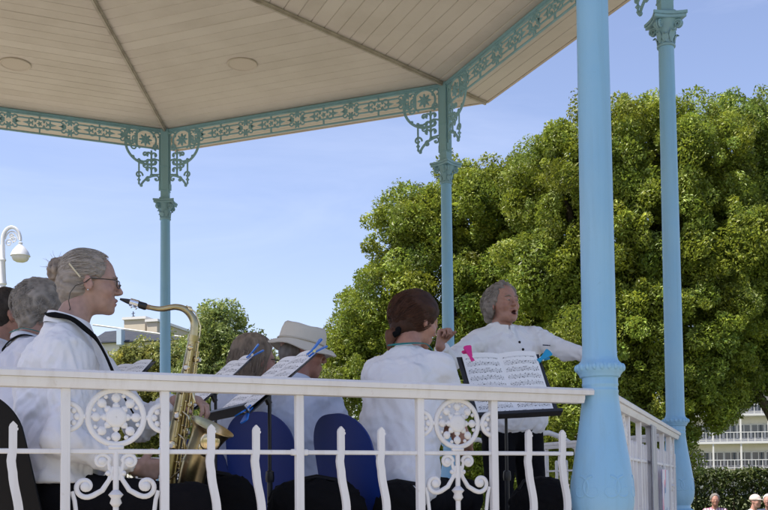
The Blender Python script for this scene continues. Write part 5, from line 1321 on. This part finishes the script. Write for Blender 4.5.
ft = at(220, 470, 45); tree('park_tree', 'small upright light green tree between the saxophone and the bob-haired musician', ft, lumps_px(T4, 45), 420, 110, .36, .15, (.21, .26, .075), 14, .16)
T5 = [(118, 368, 18), (140, 358, 16), (160, 362, 17), (182, 368, 18), (130, 395, 24), (170, 395, 26), (105, 395, 22), (188, 352, 10), (120, 432, 28), (150, 432, 28), (182, 432, 28), (92, 425, 28), (60, 425, 30), (30, 425, 30)]
ft = at(150, 470, 50); tree('park_tree', 'low bushy olive green tree below the far white building', ft, lumps_px(T5, 50), 620, 100, .40, .17, (.24, .25, .07), 15, .14)
T6 = [(322, 372, 10), (330, 355, 8), (336, 342, 6), (318, 350, 5), (340, 372, 10), (330, 392, 14), (345, 350, 6), (327, 335, 5)]
ft = at(331, 470, 38); tree('sapling', 'thin sparse sapling with pale twigs between the sun hat and the oaks', ft, lumps_px(T6, 38), 70, 40, .30, .14, (.13, .15, .07), 16, .08, 16)
T7 = [(255, 348, 10), (262, 360, 14), (275, 372, 14), (290, 385, 18), (250, 372, 14), (305, 390, 16), (280, 425, 26), (320, 425, 26), (350, 430, 24)]
ft = at(270, 470, 60); tree('park_tree', 'distant small tree behind the bob-haired musician', ft, lumps_px(T7, 60), 200, 110, .5, .22, (.15, .18, .08), 17, .12)

# ------------------------------------------------------------------ hedge
def hedge(px0, px1, d0, d1, ytop, label, seed, dens=9000, base=(.05, .07, .016)):
    a = at(px0, 480, d0); c = at(px1, 480, d1); zt = at((px0+px1)/2, ytop, (d0+d1)/2)[2]; L = np.linalg.norm((c-a)[:2]); u = (c-a)[:2]/L; g = np.random.default_rng(seed)
    o = thing('hedge', label, 'hedge', (a[0], a[1], 0), math.atan2(u[1], u[0])); W = 1.2
    n = int(dens*L/10)
    P = np.stack([g.uniform(0, L, n), g.uniform(-W/2, W/2, n), g.uniform(0, 1, n)**.8*zt], 1)
    f = g.random(n); P[f < .45, 1] = W/2*np.sign(g.normal(size=(f < .45).sum()))+g.normal(size=(f < .45).sum())*.06; P[f > .72, 2] = zt+g.normal(size=(f > .72).sum())*.06
    P[:, 2] += .10*pn(np.stack([P[:, 0]*.9, P[:, 1]*.9, P[:, 2]*0+seed], 1))*(P[:, 2] > zt*.7)
    V, Q, col = leaf_cloud(P, np.full(n, .10), 1, .16, g, base, .4); obj('foliage', fast_mesh('foliage', V, Q, M_LEAF, False, col), o)
    mb = MB()
    for x in np.arange(.3, L, .8): mb.tube([(x, 0, 0), (x+.05, .03, zt*.5), (x-.04, -.05, zt*.9)], [.05, .035, .01], 6)
    mb.build('stems', M_BARK, o)
hedge(668, 860, 36, 38, 473, 'clipped dark green hedge below the white building', 21, 16000)
hedge(-60, 420, 62, 58, 446, 'long low hedge across the park, behind the musicians', 22, 5000, (.07, .085, .025))

# ------------------------------------------------------------------ buildings
M_RENDER = mat('white_render', (.68, .65, .60), .8, noise=(.6, .4, (.56, .53, .49))); M_CREAM = mat('cream_render', (.46, .41, .33), .8, noise=(.4, .4, (.40, .35, .28)))
M_WFRAME = mat('window_frame', (.58, .58, .57), .5); M_SLATE = mat('slate', (.028, .034, .048), .8, spec=.2, noise=(1.5, .5, (.045, .05, .06)))
M_GLASS = mat('window_glass', (.05, .07, .09), .08, spec=.9); M_PBLUE = mat('pale_blue_wall', (.42, .52, .62), .7)
def hotel():
    D = 110.; a = at(684, 484, D); b0_ = thing('apartment_building', 'white seafront apartment block with balconies, seen under the oak branches', 'building', (a[0], a[1], 0), YAW-PI/2-R_(6))
    W, dep = 30., 12.; st = 3.07; z0_ = 2.9; nf = 5
    mb = MB(); mb.box((W/2, dep/2+.35, (z0_+nf*st)/2), (W, dep, z0_+nf*st)); mb.build('wall', M_RENDER, b0_, 0)
    mb = MB(); mb.box((W/2, dep/2, z0_+nf*st+.25), (W+.6, dep+.9, .5)); mb.build('roof', M_WFRAME, b0_, 0)
    bw_ = 1.5; pane_m = MB().box((0, 0, 0), (.62, .04, 1.45)).mesh('pane', M_GLASS, 0)
    fmb = MB()
    for x in (-.69, 0, .69): fmb.box((x, 0, 0), (.09, .09, 1.62))
    for z in (-.77, .77): fmb.box((0, 0, z), (1.47, .088, .09))
    fr_m = fmb.mesh('window', M_WFRAME, 0)
    for f_ in range(nf):
        zz = z0_+f_*st
        mb = MB(); mb.box((W/2, -.55, zz+.02), (W+.2, 1.8, .26)); mb.build('balcony_slab', M_CREAM if f_ == 0 else M_WFRAME, b0_, 0)
        for i in range(int(W/bw_)):
            wn = obj('window', fr_m, b0_, Matrix.Translation((.75+i*bw_, .29, zz+1.3)))
            for sx in (-.345, .345): obj('pane', pane_m, wn, Matrix.Translation((sx, .02, 0)))
        for i in range(0, int(W/bw_)+1, 2):
            mb = MB(); mb.box((i*bw_, -1.3, zz+st/2+.1), (.16, .16, st-.24)); mb.build('balcony_post', M_WFRAME, b0_, 0)
        mb = MB(); mb.box((W/2, -1.35, zz+1.15), (W, .07, .08)); mb.box((W/2, -1.35, zz+.30), (W, .06, .06))
        for x in np.arange(0, W+.1, .75): mb.box((x, -1.352, zz+.66), (.06, .05, 1.0))
        mb.build('balustrade', M_WFRAME, b0_, 0)
hotel()
def far_houses():
    D = 95.
    def block(px0, px1, ytop, d, dep, m, label, rows, cols, name='apartment_building', rz=0, side=None):
        a = at(px0, ytop, d); c = at(px1, ytop, d); W = np.linalg.norm((c-a)[:2]); H_ = a[2]
        o = thing(name, label, 'building', (a[0], a[1], 0), YAW-PI/2+R_(rz))
        mb = MB(); mb.box((W/2, dep/2, H_/2), (W, dep, H_)); mb.build('wall', m, o, 0)
        mb = MB(); mb.box((W/2, dep/2, H_+.12), (W+.3, dep+.3, .25)); mb.build('roof', M_WFRAME, o, 0)
        for r in range(rows):
            for k in range(cols):
                x = W*(k+.5)/cols; z = H_-1.9-r*2.9
                if z < 1: continue
                mb = MB(); mb.box((x, -.02, z), (W/cols*.5, .1, 1.35)); wn = mb.build('window', M_WFRAME, o, 0)
                mb = MB(); mb.box((x, -.06, z), (W/cols*.42, .06, 1.2)); mb.build('pane', M_GLASS, wn, 0)
        return o, W, H_
    block(124, 147, 320, 95, 9, M_CREAM, 'cream flat-roofed block with aerial, beyond the saxophonist', 3, 3, rz=-14)
    o, W, H_ = block(147, 158, 322, 93, 8, M_CREAM, 'narrower cream block without an aerial, next to the cream block with the aerial', 3, 2, rz=-14)
    block(169, 184, 331, 100, 9, M_RENDER, 'low pale block between the thin blue column and the saxophone neck', 3, 3, rz=-14)
    # long pitched slate roof in front
    a = at(96, 326, 84); o = thing('terrace_house', 'dark slate-roofed house with pale gutter and blue dormer, beyond the saxophonist', 'building', (a[0], a[1], 0), YAW-PI/2-R_(8))
    W = 9.; He = at(150, 343, 84)[2]; Hr = a[2]
    mb = MB(); mb.box((W/2, 4, He/2), (W, 8, He)); mb.build('wall', M_RENDER, o, 0)
    mb = MB(); mb.add([(-.5, -.5, He), (W, -.5, He), (W, 8.5, He), (-.5, 8.5, He), (-.5, 3, Hr), (1.2, 3, Hr+.1)], [(0, 1, 5, 4), (1, 2, 5), (2, 3, 4, 5), (0, 4, 3), (0, 3, 2, 1)]); rf = mb.build('roof', M_SLATE, o, 0)
    mb = MB(); mb.tube([(.0, -.62, Hr-.0), (W+.1, -.62, He+.05)], .07, 6); mb.build('gutter', M_WFRAME, rf)
    xd = 2.5; mb = MB(); mb.box((xd, -.6, He+.35), (.42, .8, 1.3)); mb.build('dormer', M_PBLUE, rf, 0)
    mb = MB(); a2 = at(128, 320, 95); mb.tube([(0, 0, 0), (0, 0, 1.)], .05, 6)
    for z in (.5, .8): mb.tube([(-.3, 0, z), (.3, 0, z)], .03, 5)
    an = mb.build('aerial', M_SLATE, None); an.location = (a2[0]-_f[0]*-2, a2[1]-_f[1]*-2, a2[2]+.2); tag(an, 'small television aerial on the cream flat roof', 'aerial')
far_houses()

# ------------------------------------------------------------------ listeners in the park
def bench(foot, hd, label):
    o = thing('bench', label, 'bench', (foot[0], foot[1], 0), hd); mw = mat('bench_wood', (.22, .14, .08), .7)
    for i in range(4): mb = MB(); mb.box((-.16+.11*i, 0, .43), (.09, 1.5, .03), bev=.004); mb.build('seat_slat', mw, o, 0)
    for i in range(3): mb = MB(); mb.box((-.24-.02*i, 0, .55+.13*i), (.03, 1.5, .09), bev=.004); mb.build('back_slat', mw, o, 0)
    for y in (-.6, .6): mb = MB(); mb.tube([(.14, y, 0), (.12, y, .41), (-.2, y, .41), (-.29, y, .86)], .022, 8); mb.tube([(-.18, y, .41), (-.28, y, 0)], .022, 8); mb.build('leg', M_BLACK, o)
def plaid():
    m = bpy.data.materials.new('plaid_shirt'); m.use_nodes = True; n = m.node_tree; b = n.nodes['Principled BSDF']; b.inputs['Roughness'].default_value = .85
    co = n.nodes.new('ShaderNodeTexCoord'); outs = []
    for d_ in ('X', 'Z'):
        wv = n.nodes.new('ShaderNodeTexWave'); wv.bands_direction = d_ if d_ == 'Z' else 'Y'; wv.inputs['Scale'].default_value = 6; n.links.new(co.outputs['Object'], wv.inputs[0]); outs.append(wv.outputs[1])
    mx = n.nodes.new('ShaderNodeMath'); mx.operation = 'MULTIPLY'; n.links.new(outs[0], mx.inputs[0]); n.links.new(outs[1], mx.inputs[1])
    r = n.nodes.new('ShaderNodeValToRGB'); r.color_ramp.elements[0].color = (.18, .05, .10, 1); r.color_ramp.elements[1].color = (.55, .5, .55, 1); r.color_ramp.elements[1].position = .6; n.links.new(mx.outputs[0], r.inputs[0]); n.links.new(r.outputs[0], b.inputs['Base Color']); return m
g_ = 'listeners sitting in the park'
def listener(label, blabel, px, d, heading, skin, hair, m, cap=None, seed=0):  # skin tones passed in are lowered to carry the shade of the trees
    hw = at(*px, d); dz = hw[2]-1.20
    p = bust(label, (hw[0], hw[1], 1.20 if dz < .0 else hw[2]), heading, skin, hair, m, max(0., dz) if dz > .0 else 0., g_, .012, cap, seed)
    bench(p.root+p.fw*.0, p.hd, blabel); return p
listener('grey-haired man in a checked shirt sitting before the hedge', 'wooden bench under the man in the checked shirt', (715, 500), 19, -100, (.28, .14, .10), (.14, .13, .12), plaid(), seed=1)
listener('listener in white shirt and pale cap before the hedge', 'wooden bench under the listener in the pale cap', (756, 506), 18, -60, (.32, .17, .13), None, M_SHIRT_W, mat('pale_cap', (.42, .36, .33), .8), 2)
listener('white-haired listener in dark top before the hedge', 'wooden bench under the white-haired listener', (768, 505), 18.5, -120, (.30, .16, .12), (.42, .40, .38), mat('navy_top', (.03, .035, .07), .9), None, 3)
